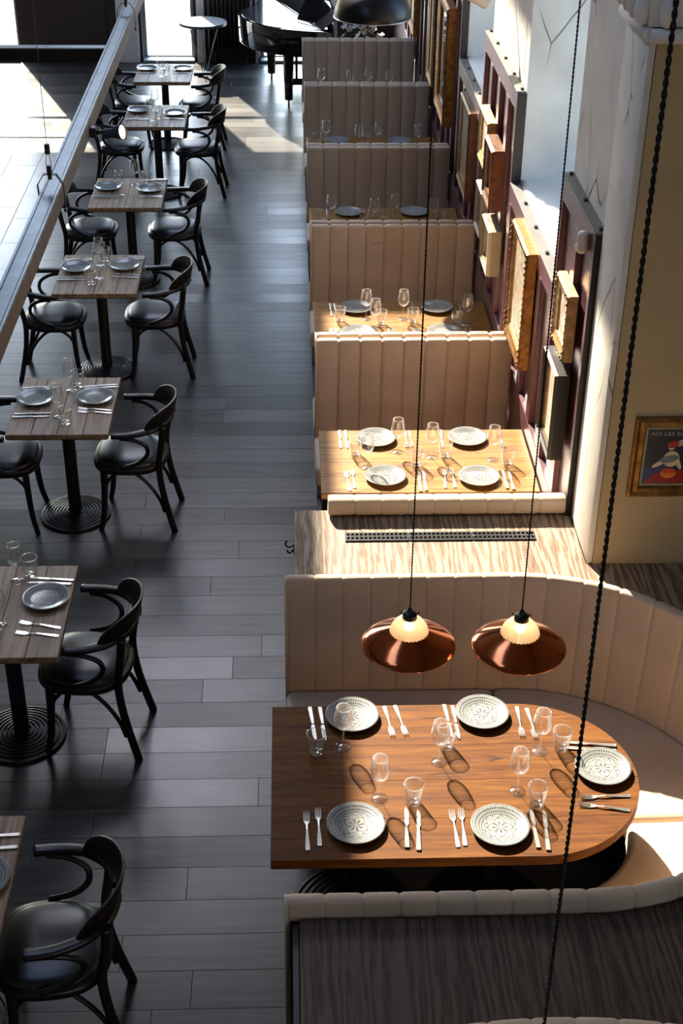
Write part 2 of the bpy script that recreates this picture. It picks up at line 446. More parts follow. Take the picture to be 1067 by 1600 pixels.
# ---- back wall with three tall windows
b = MB()
edges = [-7.0] + [q for w in WINS for q in w] + [2.9]
for i in range(0, len(edges), 2): b.box(edges[i], edges[i + 1], BACK, BACK + .3, -.1, CEIL)
for a, c in WINS: b.box(a, c, BACK, BACK + .3, WHEAD, CEIL)
wall_back = struct('wall_back', b, 'darkwall', 'dark brown end wall between the tall bright windows', 'wall')
obj('door_panel', bxm(-3.0, -2.3, BACK - .04, BACK, 0, 2.6, .01, 1), 'darkwall', wall_back)
for x0, x1 in ((-2.17, -1.9), (-1.16, -1.06), (-.42, -.385)):
    obj('white_jamb', bxm(x0, x1, BACK - .05, BACK + .28, 0, WHEAD, .004, 1), 'white', wall_back)
obj('baseboard', bxm(-3.38, -2.2, BACK - .03, BACK, 0, .14, .005, 1), 'darkwall', wall_back)
for i, (a, c) in enumerate(WINS):
    w = thing('window_%d' % (i + 1), ['wide bright window at the far left corner', 'tall bright window behind the farthest cafe table',
              'bright window behind the grand piano'][i], 'window', (0, 0, 0), kind='structure')
    fr = MB(); t = .045
    fr.box(a, a + t, BACK + .12, BACK + .18, 0, WHEAD); fr.box(c - t, c, BACK + .12, BACK + .18, 0, WHEAD)
    fr.box(a + t, c - t, BACK + .12, BACK + .18, 0, .05); fr.box(a + t, c - t, BACK + .12, BACK + .18, WHEAD - .05, WHEAD)
    fr.box(a + t, c - t, BACK + .12, BACK + .18, 2.2, 2.24)
    if c - a > 2: fr.box((a + c) / 2 - .03, (a + c) / 2 + .03, BACK + .12, BACK + .18, .05, WHEAD - .05)
    obj('window_frame', fr, 'framegrey', w)
    spans = [(a + t, c - t)] if c - a <= 2 else [(a + t, (a + c) / 2 - .03), ((a + c) / 2 + .03, c - t)]
    for p, q in spans:
        obj('pane', bxm(p, q, BACK + .147, BACK + .153, .05, 2.2), 'pane', w)
        obj('pane', bxm(p, q, BACK + .147, BACK + .153, 2.24, WHEAD - .05), 'pane', w)
    obj('window_sill', bxm(a + .003, c - .003, BACK - .08, BACK + .118, 0, .035, .006, 1), 'framegrey', w)
struct('ground_outside', bxm(-30, 30, BACK + .32, 60, -.2, -.08), 'pavement', 'pale sunlit pavement outside the far windows', 'pavement')

# ---- ceiling with one skylight fitted to the sun patches and one added for fill, left wall, wall behind the camera (all out of frame, they shape the light)
b = MB()
b.box(-7.2, SKY_X0, -2.7, BACK + .3, CEIL, CEIL + .3); b.box(SKY_X1, 3.2, -2.7, BACK + .3, CEIL, CEIL + .3)
b.box(SKY_X1 - .30, SKY_X1, SKY_Y0, 12.3, CEIL, CEIL + .3); b.box(SKY_X0, SKY_X1, -2.7, 3.0, CEIL, CEIL + .3); b.box(SKY_X0 + 1.1, SKY_X1, 3.0, 7.5, CEIL, CEIL + .3); b.box(SKY_X0, SKY_X1, 7.5, SKY_Y0, CEIL, CEIL + .3); b.box(SKY_X0, SKY_X1, SKY_Y1, BACK + .3, CEIL, CEIL + .3)  # step keeps sun off the near plaster; near opening added for fill
struct('ceiling', b, 'ceiling', 'high plaster ceiling, one skylight shaped for the sun, one added for fill', 'ceiling')
struct('wall_left', bxm(-7.2, -7.0, -2.7, BACK + .3, -.1, CEIL), 'hallwall', 'plain wall along the far left of the hall', 'wall')
struct('wall_behind', bxm(-7.0, 2.5, -2.7, -2.5, -.1, CEIL), 'hallwall', 'plain wall of the hall behind the viewer', 'wall')

# ---- right wall: plum panelling, plaster piers, deep window bays
XF, XB = 1.33, 1.38           # panel face, plaster face
MOD = [('pier', 5.83, 6.67, 2.43), ('bay', 6.67, 8.23, 1.86), ('pier', 8.23, 9.76, 2.40), ('bay', 9.76, 11.15, 1.88), ('pier', 11.15, BACK, 2.40)]
b = MB()
b.box(XB, 2.9, 5.605, 6.67, 0, CEIL); b.box(XB, 2.9, 8.23, 9.76, 0, CEIL); b.box(XB, 2.9, 11.15, BACK, 0, CEIL)
b.box(XB, 2.9, 6.67, 8.23, 0, 1.80); b.box(XB, 2.9, 9.76, 11.15, 0, 1.82)
b.box(XB, 2.9, 6.67, 8.23, 4.6, CEIL); b.box(XB, 2.9, 9.76, 11.15, 4.6, CEIL)
wall_right = struct('wall_right', b, 'cracked', 'white plaster wall with deep window bays above plum panelling', 'wall')
# sloped white sills with a round nosing
for y0, y1, z in ((6.67, 8.23, 1.80), (9.76, 11.15, 1.82)):
    s = MB(); v = [(XB + .02, y0 + .002, z), (2.68, y0 + .002, z), (2.68, y0 + .002, z + .30), (XB + .02, y0 + .002, z + .06)]
    v += [(x, y1 - .002, q) for x, _, q in v]
    s.add(v, [(3, 2, 1, 0), (4, 5, 6, 7), (0, 1, 5, 4), (1, 2, 6, 5), (2, 3, 7, 6), (3, 0, 4, 7)])
    obj('sloped_sill', s, 'white', wall_right)
    obj('sill_nosing', MB().tube([(XB + .028, y0 + .003, z + .052), (XB + .028, y1 - .003, z + .052)], .026, 12), 'white', wall_right)
for i, (y0, y1, z) in enumerate(((6.67, 8.23, 2.1), (9.76, 11.15, 2.12))):
    w = thing('window_%d' % (i + 4), ['deep bay window beside the nearest plaster pilaster', 'deep bay window farther along the panelled wall'][i], 'window', kind='structure')
    fr = MB()
    fr.box(2.70, 2.76, y0 + .002, y0 + .06, z, 4.6); fr.box(2.70, 2.76, y1 - .06, y1 - .002, z, 4.6)
    fr.box(2.70, 2.76, y0 + .06, y1 - .06, z, z + .06); fr.box(2.70, 2.76, y0 + .06, y1 - .06, 4.54, 4.6)
    fr.box(2.70, 2.76, (y0 + y1) / 2 - .03, (y0 + y1) / 2 + .03, z + .06, 4.54); fr.box(2.705, 2.755, y0 + .06, y1 - .06, 3.2, 3.25)
    obj('window_frame', fr, 'framegrey', w)
    for p, q in ((y0 + .06, (y0 + y1) / 2 - .03), ((y0 + y1) / 2 + .03, y1 - .06)):
        obj('pane', bxm(2.727, 2.733, p, q, z + .06, 4.54), 'pane', w)
# panelling: backing board, rails and stiles standing proud, cap rail with little black blocks
def panelling(kind, y0, y1, zt, idx):
    lab = ['plum panelling on the plaster pier nearest the camera', 'low plum panelling under the nearest bay window',
           'tall plum panelling on the pier between the two bay windows', 'low plum panelling under the farther bay window',
           'tall plum panelling running to the far corner'][idx]
    t = thing('trim_%d' % (idx + 1), lab, 'panelling', kind='structure')
    obj('backing_board', bxm(XF + .03, XB - .001, y0 + .001, y1 - .001, 0, zt - .012), 'plum', t)
    n = max(1, round((y1 - y0) / .383)); p = (y1 - y0) / n; sw = .10
    obj('bottom_rail', bxm(XF, XF + .0305, y0 + .001, y1 - .001, 0, .87, .003, 1), 'plum', t)
    obj('top_rail', bxm(XF, XF + .0305, y0 + .001, y1 - .001, zt - .125, zt - .012, .003, 1), 'plum', t)
    for i in range(n + 1):
        c0 = max(y0 + .001, y0 + i * p - sw / 2); c1 = min(y1 - .001, y0 + i * p + sw / 2)
        obj('stile', bxm(XF, XF + .0305, c0, c1, .87, zt - .125, .003, 1), 'plum', t)
    obj('base_moulding', bxm(XF - .014, XF, y0 + .001, y1 - .001, 0, .12, .004, 1), 'blackframe', t)
    cap = obj('cap_rail', bxm(XF - .006, XB + .012, y0 + .001, y1 - .001, zt - .012, zt, .002, 1), 'capgrey', t)
    blk = bxm(-.009, .009, -.011, .011, 0, .012)
    for i in range(n + 1):
        yy = min(max(y0 + .04, y0 + i * p), y1 - .04)
        obj('cap_block', blk, 'blackframe', cap, (XF + .03, yy, zt))
    if kind == 'pier':
        obj('end_strip', bxm(XF - .003, XB + .004, y0 - .014, y0, 0 if idx == 0 else MOD[idx - 1][3] + .002, zt - .012, .002, 1), 'blackframe', t)
for i, m in enumerate(MOD): panelling(*m, i)
# near pilaster with moulded capital
pil = thing('pilaster', 'cracked white plaster pilaster with a moulded capital by the poster wall', 'pilaster', (0, 0, 0), kind='structure')
obj('shaft', bxm(1.352, XB, 5.392, 5.80, 1.0, 3.35, .006, 2), 'cracked', pil)
cb = MB()
cb.tube([(1.345, 5.37, 3.37), (1.345, 5.82, 3.37)], .028, 12)
cb.tube([(1.345, 5.365, 3.37), (1.7, 5.365, 3.37)], .028, 12)
obj('capital_roll', cb, 'plaster', pil)
obj('capital_block', bxm(1.335, 1.75, 5.37, 5.82, 3.40, 3.9, .01, 2), 'cracked', pil)
egg = MB().lathe([(0.0, -.055), (.022, -.045), (.034, -.015), (.034, .02), (.022, .05), (0, .058)], 14).mesh('egg')
for k in range(4): obj('egg_ornament', egg, 'plaster', pil, (1.322, 5.42 + .115 * k, 3.452))
for k in range(3): obj('egg_ornament', egg, 'plaster', pil, (1.40 + .115 * k, 5.362, 3.452))
# cream wall facing the camera, right of the pilaster
struct('wall_front', bxm(1.3815, 3.0, 5.39, 5.60, 0, CEIL), 'cream', 'cream plaster wall carrying the framed travel poster', 'wall')
struct('wall_side', bxm(2.95, 3.1, -2.5, 5.39, 0, CEIL), 'cream', 'cream wall beyond the curved banquette', 'wall')
struct('floor_alcove', bxm(2.2, 3.0, -2.5, 5.4, -.1, 0), 'floor', 'floor under the banquette alcove', 'floor')

# ================================================================== FURNITURE PROTOTYPES
# ---- bentwood armchair, front = +Y
def superellipse(a, b, n=40, p=2.7):
    out = []
    for i in range(n):
        t = 2 * PI * i / n; c, s = math.cos(t), math.sin(t)
        wx = a * (1 + .05 * s)
        out.append((wx * math.copysign(abs(c) ** (2 / p), c), b * math.copysign(abs(s) ** (2 / p), s)))
    return out
def chair_meshes():
    C = {}
    fr = MB(); rings = []
    for k, z in ((1.0, .405), (1.03, .418), (1.03, .437), (1.0, .45)):
        rings.append([(x * k, y * k, z) for x, y in superellipse(.222, .215)])
    n = 40; v = [p for r in rings for p in r]
    f = [(i * n + k, i * n + (k + 1) % n, (i + 1) * n + (k + 1) % n, (i + 1) * n + k) for i in range(3) for k in range(n)]
    f += [tuple(range(n - 1, -1, -1)), tuple(range(3 * n, 4 * n))]
    fr.add(v, f, True); C['seat_frame'] = fr.mesh('seat_frame')
    cu = MB(); v = []; prof = [(1.0, .45), (.985, .462), (.95, .470), (.85, .480), (.6, .488), (.3, .491)]
    for k, z in prof: v += [(x * k, y * k, z) for x, y in superellipse(.205, .198)]
    m = len(prof)
    f = [(i * n + k, i * n + (k + 1) % n, (i + 1) * n + (k + 1) % n, (i + 1) * n + k) for i in range(m - 1) for k in range(n)] + [tuple(range((m - 1) * n, m * n))]
    cu.add(v, f, True); C['cushion'] = cu.mesh('cushion')
    nb = MB()
    pts = superellipse(.2045, .1975, 76)
    for x, y in pts:
        r = .0028; vv = [(x + r * math.cos(a), y + r * math.sin(a), .4585) for a in (0, PI / 2, PI, 3 * PI / 2)] + [(x * 1.006, y * 1.006, .4625)]
        nb.add(vv, [(0, 1, 4), (1, 2, 4), (2, 3, 4), (3, 0, 4)], True)
    C['nails'] = nb.mesh('nails')
    for s, nm in ((1, 'r'), (-1, 'l')):
        C['fleg' + nm] = MB().tube(smooth_path([(s * .165, .145, .41), (s * .168, .150, .25), (s * .176, .163, .10), (s * .19, .185, 0)], 5), [.0215 - .006 * i / 15 for i in range(16)], 8).mesh('leg')
        C['rleg' + nm] = MB().tube(smooth_path([(s * .185, -.225, .72), (s * .183, -.212, .60), (s * .172, -.188, .44), (s * .174, -.205, .25), (s * .188, -.262, 0)], 5), [.0195] * 21, 8).mesh('leg')
        C['arm' + nm] = MB().sweep(smooth_path([(s * .252, .065, .684), (s * .252, .0, .686), (s * .240, -.075, .692), (s * .203, -.165, .702), (s * .12, -.232, .710), (s * .02, -.254, .712)], 5),
                                   [(.015, .021)] + [(.016, .023)] * 24 + [(.012, .02)], 8, up=(1, 0, 0), power=4).mesh('arm')
        C['sup' + nm] = MB().tube(smooth_path([(s * .246, .02, .664), (s * .240, -.06, .652), (s * .226, -.125, .610), (s * .216, -.130, .545), (s * .216, -.07, .485), (s * .224, .03, .452)], 5), .013, 7).mesh('support')
        C['brace' + nm] = MB().tube(smooth_path([(s * .166, .15, .26), (s * .162, .125, .33), (s * .158, .06, .385), (s * .158, -.03, .385), (s * .162, -.11, .32), (s * .168, -.175, .22), (s * .174, -.205, .13)], 5), .0105, 7).mesh('brace')
    C['fbrace'] = MB().tube(smooth_path([(-.166, .145, .27), (-.125, .14, .345), (-.05, .135, .385), (.05, .135, .385), (.125, .14, .345), (.166, .145, .27)], 5), .0105, 7).mesh('brace')
    bk = MB(); v = []; N = 30
    for i in range(N + 1):
        u = -1 + 2 * i / N; ph = u * math.radians(64)
        h = .125 * max(0, 1 - abs(u) ** 3.2) ** .6 + .014
        for (dr, z) in ((0, .690), (.014 + .02 * h / .13, .690 + h), (.026 + .02 * h / .13, .690 + h), (.020, .690)):
            v.append(((.226 + dr) * math.sin(ph), -(.246 + dr) * math.cos(ph), z))
    f = [(i * 4 + k, i * 4 + (k + 1) % 4, (i + 1) * 4 + (k + 1) % 4, (i + 1) * 4 + k) for i in range(N) for k in range(4)] + [(0, 1, 2, 3), (N * 4 + 3, N * 4 + 2, N * 4 + 1, N * 4)]
    bk.add(v, f); C['back'] = bk.mesh('backrest', .004, 2, 50)
    return C
CM = chair_meshes()
def chair(label, x, y, rz):
    t = thing('bentwood_armchair', label, 'chair', (x, y, 0), rz, 'black bentwood armchairs at the cafe tables')
    obj('seat_frame', CM['seat_frame'], 'chairwood', t)
    cu = obj('seat_cushion', CM['cushion'], 'leather', t); cu['label'] = 'black leather seat pad'
    nl = obj('nailhead_trim', CM['nails'], 'brass', cu); nl['kind'] = 'stuff'
    obj('backrest', CM['back'], 'chairwood', t)
    for s in 'rl':
        for k, nm in (('fleg', 'leg'), ('rleg', 'leg'), ('arm', 'arm'), ('sup', 'arm_support'), ('brace', 'brace')): obj(nm, CM[k + s], 'chairwood', t)
    obj('brace', CM['fbrace'], 'chairwood', t)
    return t

# ---- pedestal: pole + ringed cast iron base
def ringed_base(R):
    prof = [(R, 0), (R, .012), (R * .985, .02)]
    n = 8
    for i in range(n):
        r0 = R * (.97 - .80 * i / n); r1 = R * (.97 - .80 * (i + 1) / n); z = .02 + .022 * i / n
        prof += [(r0, z), (r0 - (r0 - r1) * .55, z + .004), (r0 - (r0 - r1) * .6, z - .006), (r1 + .001, z - .006)]
    prof += [(R * .16, .046), (0.0, .046)]
    return MB().lathe(prof, 40, smooth=False).mesh('ringed_base')
BASE = {.215: ringed_base(.215), .27: ringed_base(.27)}
POLE = MB().lathe([(.038, .04), (.038, .70), (.12, .705), (.12, .722), (0, .722)], 20, smooth=False).mesh('pole')
CW, CD = .585, .735
cplank = bxm(-CW / 8 + .0008, CW / 8 - .0008, -CD / 2, CD / 2, .728, .76, .0025, 1)
crail = bxm(-CW / 2 + .01, CW / 2 - .01, -CD / 2 + .006, CD / 2 - .006, .722, .728)
def cafe_table(label, x, y):
    t = thing('cafe_table', label, 'table', (x, y, 0), 0, 'square cafe tables along the aisle')
    for k in range(4): obj('plank', cplank, 'cafe_oak', t, (-CW / 2 + CW / 8 + k * CW / 4, 0, 0))
    obj('under_board', crail, 'dark_edge', t)
    obj('pole', POLE, 'blackiron', t); obj('base', BASE[.215], 'blackiron', t)
    return t

# ---- tableware
def plate_mesh():
    p = [(0, .004), (.055, .004), (.060, 0), (.066, 0), (.070, .004), (.098, .016), (.112, .020), (.113, .0225), (.110, .0235), (.097, .0195), (.072, .0095), (.066, .0085), (0, .0085)]
    return MB().lathe(p, 48).mesh('plate')
PLATE = plate_mesh()
def wine_meshes():
    bo = [(.004, .094), (.016, .099), (.030, .112), (.037, .130), (.0385, .148), (.036, .172), (.0315, .198), (.030, .208),
          (.0290, .208), (.0305, .198), (.0348, .172), (.0372, .148), (.0357, .131), (.0288, .114), (.0155, .1015), (.0, .098)]
    return (MB().lathe(bo, 28).mesh('bowl'), MB().lathe([(.0055, .008), (.0035, .02), (.0032, .06), (.0038, .085), (.006, .0945)], 12).mesh('stem'),
            MB().lathe([(.033, 0), (.0338, .0012), (.033, .002), (.018, .0038), (.0055, .009), (0, .009)], 28).mesh('foot'))
WB, WS, WF = wine_meshes()
def tumbler_mesh():
    po = [(.0, .0), (.026, 0), (.029, .004), (.030, .018), (.033, .032), (.0385, .085), (.040, .098)]
    pi_ = [(.0385, .098), (.037, .085), (.031, .034), (.026, .022), (0, .020)]
    m = MB(); n = 32; v = []; P = po + pi_; mm = len(P)
    for i in range(n):
        a = 2 * PI * i / n
        for q, (r, z) in enumerate(P):
            k = 1 + (.035 * math.cos(8 * a) if 2 <= q <= 5 else 0)
            v.append((r * k * math.cos(a), r * k * math.sin(a), z))
    m.add(v, [(i * mm + q, ((i + 1) % n) * mm + q, ((i + 1) % n) * mm + q + 1, i * mm + q + 1) for i in range(n) for q in range(mm - 1)], True)
    return m.mesh('tumbler')
TUMB = tumbler_mesh()
def strip(m, st, th):
    """flat tapered bar: st = [(x, halfwidth, z)]"""
    v = []
    for x, w, z in st: v += [(x, -w, z), (x, w, z), (x, w, z + th), (x, -w, z + th)]
    n = len(st)
    f = [(i * 4 + k, i * 4 + (k + 1) % 4, (i + 1) * 4 + (k + 1) % 4, (i + 1) * 4 + k) for i in range(n - 1) for k in range(4)] + [(3, 2, 1, 0), tuple((n - 1) * 4 + k for k in range(4))]
    m.add(v, f); return m
FORK_H = strip(MB(), [(-.100, .0075, .001), (-.092, .0095, .001), (-.05, .0075, .003), (0, .0038, .006), (.03, .0036, .004), (.042, .0085, .002), (.052, .0118, .002)], .0026).mesh('fork', .0008, 1)
ft = MB()
for k in range(4):
    yy = -.0098 + .00653 * k; v = []
    for x, w, z in ((.052, .0020, .002), (.08, .0018, .004), (.099, .0008, .007)): v += [(x, yy - w, z), (x, yy + w, z), (x, yy + w, z + .002), (x, yy - w, z + .002)]
    ft.add(v, [(i * 4 + q, i * 4 + (q + 1) % 4, (i + 1) * 4 + (q + 1) % 4, (i + 1) * 4 + q) for i in range(2) for q in range(4)] + [(3, 2, 1, 0), (8, 9, 10, 11)])
FORK_T = ft.mesh('tines')
KN_H = strip(MB(), [(-.108, .0085, .001), (-.10, .0095, .0005), (-.05, .0085, .0008), (0, .0062, .002), (.008, .0052, .002)], .006).mesh('handle', .0015, 1)
kb = MB()
pl = [(.006, -.0045), (.02, -.009), (.075, -.0095), (.095, -.006), (.108, .003), (.09, .0062), (.02, .0066), (.006, .0045)]
kb.prism(pl, .003, .0048); KN_B = kb.mesh('blade')

def put_plate(label, x, y, z=.76): tag(obj('dinner_plate', PLATE, 'plate', None, (x, y, z + .0005), random.uniform(0, 6)), label, 'plate', 'patterned dinner plates')
def put_wine(label, x, y, z=.76):
    t = thing('wine_glass', label, 'wine glass', (x, y, z + .0005), 0, 'wine glasses on the tables')
    obj('bowl', WB, 'glass', t); obj('stem', WS, 'glass', t); obj('foot', WF, 'glass', t)
def put_tumbler(label, x, y, z=.76): tag(obj('water_tumbler', TUMB, 'tumbler', None, (x, y, z + .0005), random.uniform(0, 1)), label, 'tumbler', 'water tumblers on the tables')
def put_fork(label, x, y, a, z=.76):
    t = thing('fork', label, 'fork', (x, y, z + .0005), math.radians(a), 'forks on the tables')
    obj('handle', FORK_H, 'silver', t); obj('tines', FORK_T, 'silver', t)
def put_knife(label, x, y, a, z=.76):
    t = thing('table_knife', label, 'knife', (x, y, z + .0005), math.radians(a), 'knives on the tables')
    obj('handle', KN_H, 'silver', t); obj('blade', KN_B, 'silver', t)

# ---- padded channel with rounded crest and thin stitched sides
def padded(prof, place, edge=.004, st=(0, .03, .07, .13, .5, .87, .93, .97, 1)):
    n = len(prof); nrm = []
    for i in range(n):
        a, c = prof[i - 1], prof[(i + 1) % n]; dx, dz = c[0] - a[0], c[1] - a[1]; L = math.hypot(dx, dz) or 1
        nrm.append((dz / L, -dx / L))
    ar = sum(prof[i][0] * prof[(i + 1) % n][1] - prof[(i + 1) % n][0] * prof[i][1] for i in range(n))
    sg = 1 if ar > 0 else -1
    v = []
    for u in st:
        k = edge * max(0, 1 - min(u, 1 - u) / .13) ** 1.7
        for (d, z), (nx, nz) in zip(prof, nrm): v.append(place(u, d - sg * nx * k, z - sg * nz * k))
    m = len(st); mb = MB()
    mb.add(v, [(i * n + q, i * n + (q + 1) % n, (i + 1) * n + (q + 1) % n, (i + 1) * n + q) for i in range(m - 1) for q in range(n)], True)
    mb.add(v[:n], [tuple(range(n))]); mb.add(v[-n:], [tuple(range(n))])
    me = mb.mesh('channel')
    try: me.set_sharp_from_angle(angle=math.radians(50))
    except Exception: pass
    return me
def crest(d0, d1, z0, z1, db=None, r=.02):
    """rounded-top profile between depths d0 (front, top) and d1 (back); db = front depth at the bottom"""
    db = d0 if db is None else db; s = 1 if d1 > d0 else -1
    r = min(r, abs(d1 - d0) / 2 - .0005)
    pts = [(d1, z0), (d1, z1 - r)]
    pts += [(d1 - s * r + s * r * math.cos(a), z1 - r + r * math.sin(a)) for a in (PI / 8, PI / 4, 3 * PI / 8, PI / 2)]
    pts += [(d0 + s * r - s * r * math.sin(a), z1 - r + r * math.cos(a)) for a in (0, PI / 8, PI / 4, 3 * PI / 8, PI / 2)]
    return pts + [(db, z0)]
# ---- booth dividers
BX0, BX1 = .15, 1.318
NCH = 9; CWD = (BX1 - BX0) / NCH
chan_me = padded(crest(0, .056, .43, 1.10), lambda u, d, z: (.0004 + u * (CWD - .0008), d, z), .012)
seat_me = bxm(BX0 - .012, BX1, 0, .43, .34, .47, .03, 3)
base_me = bxm(BX0 + .03, BX1 - .01, 0, .36, 0, .345, .004, 1)
core_me = bxm(BX0 + .004, BX1 - .002, 0, .027, 0, 1.075, .004, 1)
def booth_bench(label, Y, front=True, rear=True):
    t = thing('booth_bench', label, 'bench', (0, Y, 0), 0, 'channel backed booth benches')
    obj('core_panel', core_me, 'fabric', t, (0, .057, 0))
    sides = ([(0.0, 1)] if front else []) + ([(.085, -1)] if rear else [])
    for off, d in sides:
        for k in range(NCH): obj('back_channel', chan_me, 'fabric', t, (BX0 + k * CWD, off, 0))
        if d == 1:
            obj('seat_cushion', seat_me, 'fabric', t, (0, -.43 + .012, 0)); obj('seat_base', base_me, 'blackframe', t, (0, -.33, 0))
        else:
            obj('seat_cushion', seat_me, 'fabric', t, (0, .141 - .012, 0)); obj('seat_base', base_me, 'blackframe', t, (0, .10, 0))
    if front:
        obj('end_piping', MB().tube([(BX0 - .002, .0, .43), (BX0 - .002, .0, 1.08), (BX0 - .002, .02, 1.098), (BX0 - .002, .12, 1.098), (BX0 - .002, .138, 1.08), (BX0 - .002, .138, .43)], .005, 6), 'piping', t)
    return t
booth_bench('channel backed booth bench nearest the camera, in full sun at the top', 7.63)
booth_bench('beige channel backed booth bench, second beyond the vented ledge', 9.56)
booth_bench('channel backed booth bench in shade, third beyond the vented ledge', 11.39)
booth_bench('channel backed booth bench in shade, fourth beyond the vented ledge', 13.30)
booth_bench('farthest channel backed booth bench, below the black dome lamp', 15.05)
# bench that backs on to the ledge: only its padded top stands above the ledge
t = thing('booth_bench', 'padded bench back whose top rises behind the vented ledge', 'bench', (0, 5.885, 0), 0, 'channel backed booth benches')
RW = (1.322 - .172) / 9
cap_me = padded([(-.004, 1.016), (-.004, 1.08), (-.012, 1.093), (-.026, 1.099), (-.06, 1.099), (-.077, 1.091), (-.085, 1.075), (-.085, 1.035), (-.079, 1.018), (-.068, 1.012), (-.02, 1.012)], lambda u, d, z: (.0003 + u * (RW - .0006), d, z), .004)
low_me = MB().box(.001, (1.322 - .172) / 9 - .001, 0, .05, .43, 1.012).mesh('channel', .012, 2)
for k in range(9):
    obj('back_roll', cap_me, 'fabric', t, (.172 + k * (1.322 - .172) / 9, 0, 0)); obj('back_channel', low_me, 'fabric', t, (.172 + k * (1.322 - .172) / 9, .004, 0))
obj('core_panel', bxm(.176, 1.318, -.001, .004, 0, 1.012), 'blackframe', t)
obj('seat_cushion', seat_me, 'fabric', t, (0, .045, 0)); obj('seat_base', base_me, 'blackframe', t, (0, .012, 0))

# ---- booth tables
def booth_table(label, yc, d=.70, x0=.155, x1=1.322):
    t = thing('booth_table', label, 'table', (0, yc, 0), 0, 'oak booth tables')
    ws = [.30, .22, .18, .30]; tot = sum(ws); yy = -d / 2
    for w in ws:
        w = w / tot * d
        obj('plank', bxm(x0, x1, yy + .0002, yy + w - .0002, .722, .76, .0008, 1), 'booth_oak', t); yy += w
    obj('under_board', bxm(x0 + .02, x1 - .01, -d / 2 + .02, d / 2 - .02, .712, .722), 'dark_edge', t)
    for px in (.48, 1.02):
        obj('pole', POLE, 'blackiron', t, (px, 0, -.010)); obj('base', BASE[.215], 'blackiron', t, (px, 0, 0))
    return t
booth_table('sunlit oak booth table right behind the vented ledge', 6.795)
booth_table('sunlit oak booth table second beyond the vented ledge', 8.655)
booth_table('shaded oak booth table third beyond the vented ledge', 10.55)
booth_table('shaded oak booth table fourth beyond the vented ledge', 12.45)
booth_table('farthest oak booth table, almost hidden behind a bench back', 14.25)

# ---- curved banquette round the big table
UC = (.97, 4.265); RO, RI, RIB = .970, .918, .885; UX0 = -.03
ub = thing('curved_banquette', 'horseshoe beige banquette with channel back around the round-ended table', 'banquette', (0, 0, 0))
def arc_block(r0b, r0t, r1, a0, a1, z0, z1, n=4, top_in=None):
    v = []; m = MB()
    for i in range(n + 1):
        a = a0 + (a1 - a0) * i / n; c, s = math.cos(a), math.sin(a)
        for r, z in ((r0b, z0), (r1, z0), (r1, z1), (r0t, z1)): v.append((UC[0] + r * c, UC[1] + r * s, z))
    f = [(i * 4 + k, i * 4 + (k + 1) % 4, (i + 1) * 4 + (k + 1) % 4, (i + 1) * 4 + k) for i in range(n) for k in range(4)] + [(3, 2, 1, 0), tuple(n * 4 + k for k in range(4))]
    m.add(v, f); return m
def str_block(x0, x1, yb, yt, y1, z0, z1):
    v = []
    for x in (x0, x1): v += [(x, yb, z0), (x, y1, z0), (x, y1, z1), (x, yt, z1)]
    return MB().add(v, [(0, 1, 5, 4), (1, 2, 6, 5), (2, 3, 7, 6), (3, 0, 4, 7), (3, 2, 1, 0), (4, 5, 6, 7)])
gs = .0008
for k in range(8):
    x0 = UX0 + k * .125
    for s in (1, -1):
        obj('back_channel', padded(crest(RI, RO, .43, 1.07, RIB, .022), lambda u, d, z: (x0 + .0003 + u * .1244, UC[1] + s * d, z), .006), 'fabric', ub)
NA = 18
for k in range(NA):
    a0 = PI / 2 - PI * k / NA; a1 = PI / 2 - PI * (k + 1) / NA; da = .0010
    def onarc(u, d, z): a = a0 + (a1 - a0) * (.002 + .996 * u); return (UC[0] + d * math.cos(a), UC[1] + d * math.sin(a), z)
    obj('back_channel', padded(crest(RI, RO, .43, 1.07, RIB, .022), onarc, .006, (0, .03, .07, .13, .31, .5, .69, .87, .93, .97, 1)), 'fabric', ub)
# seat cushions: far straight+, two arcs, near straight
SRI = .40
for s in (1, -1):
    obj('seat_cushion', str_block(UX0 - .005, UC[0] - .05, UC[1] + s * SRI, UC[1] + s * SRI, UC[1] + s * (RIB + .01), .34, .47).mesh('seat', .03, 3), 'fabric', ub)
for a0, a1 in ((PI / 2 + .05, .02), (.016, -PI / 2 - .05)):
    obj('seat_cushion', arc_block(SRI, SRI, RIB + .01, a0, a1, .34, .47, 16).mesh('seat', .03, 3, 40), 'fabric', ub)
bs = MB()
for s in (1, -1): bs.box(UX0 + .03, UC[0], min(UC[1] + s * .46, UC[1] + s * .96), max(UC[1] + s * .46, UC[1] + s * .96), 0, .35)
obj('seat_base', bs, 'blackframe', ub)
obj('seat_base', arc_block(.46, .46, .96, PI / 2, -PI / 2, 0, .35, 24), 'blackframe', ub)
sh = MB()
for s in (1, -1): sh.box(UX0 + .01, UC[0], min(UC[1] + s * (RO - .03), UC[1] + s * (RO + .006)), max(UC[1] + s * (RO - .03), UC[1] + s * (RO + .006)), 0, .985)
obj('back_shell', sh, 'blackframe', ub)
obj('back_shell', arc_block(RO - .03, RO - .03, RO + .006, PI / 2, -PI / 2, 0, .985, 28), 'blackframe', ub)
for s in (1, -1):
    yi, yo = UC[1] + s * RI, UC[1] + s * RO
    obj('end_piping', MB().tube([(UX0 - .003, UC[1] + s * RIB, .43), (UX0 - .003, yi, 1.05), (UX0 - .003, (yi + yo) / 2, 1.069), (UX0 - .003, yo, 1.05), (UX0 - .003, yo, .02)], .006, 6), 'piping', ub)

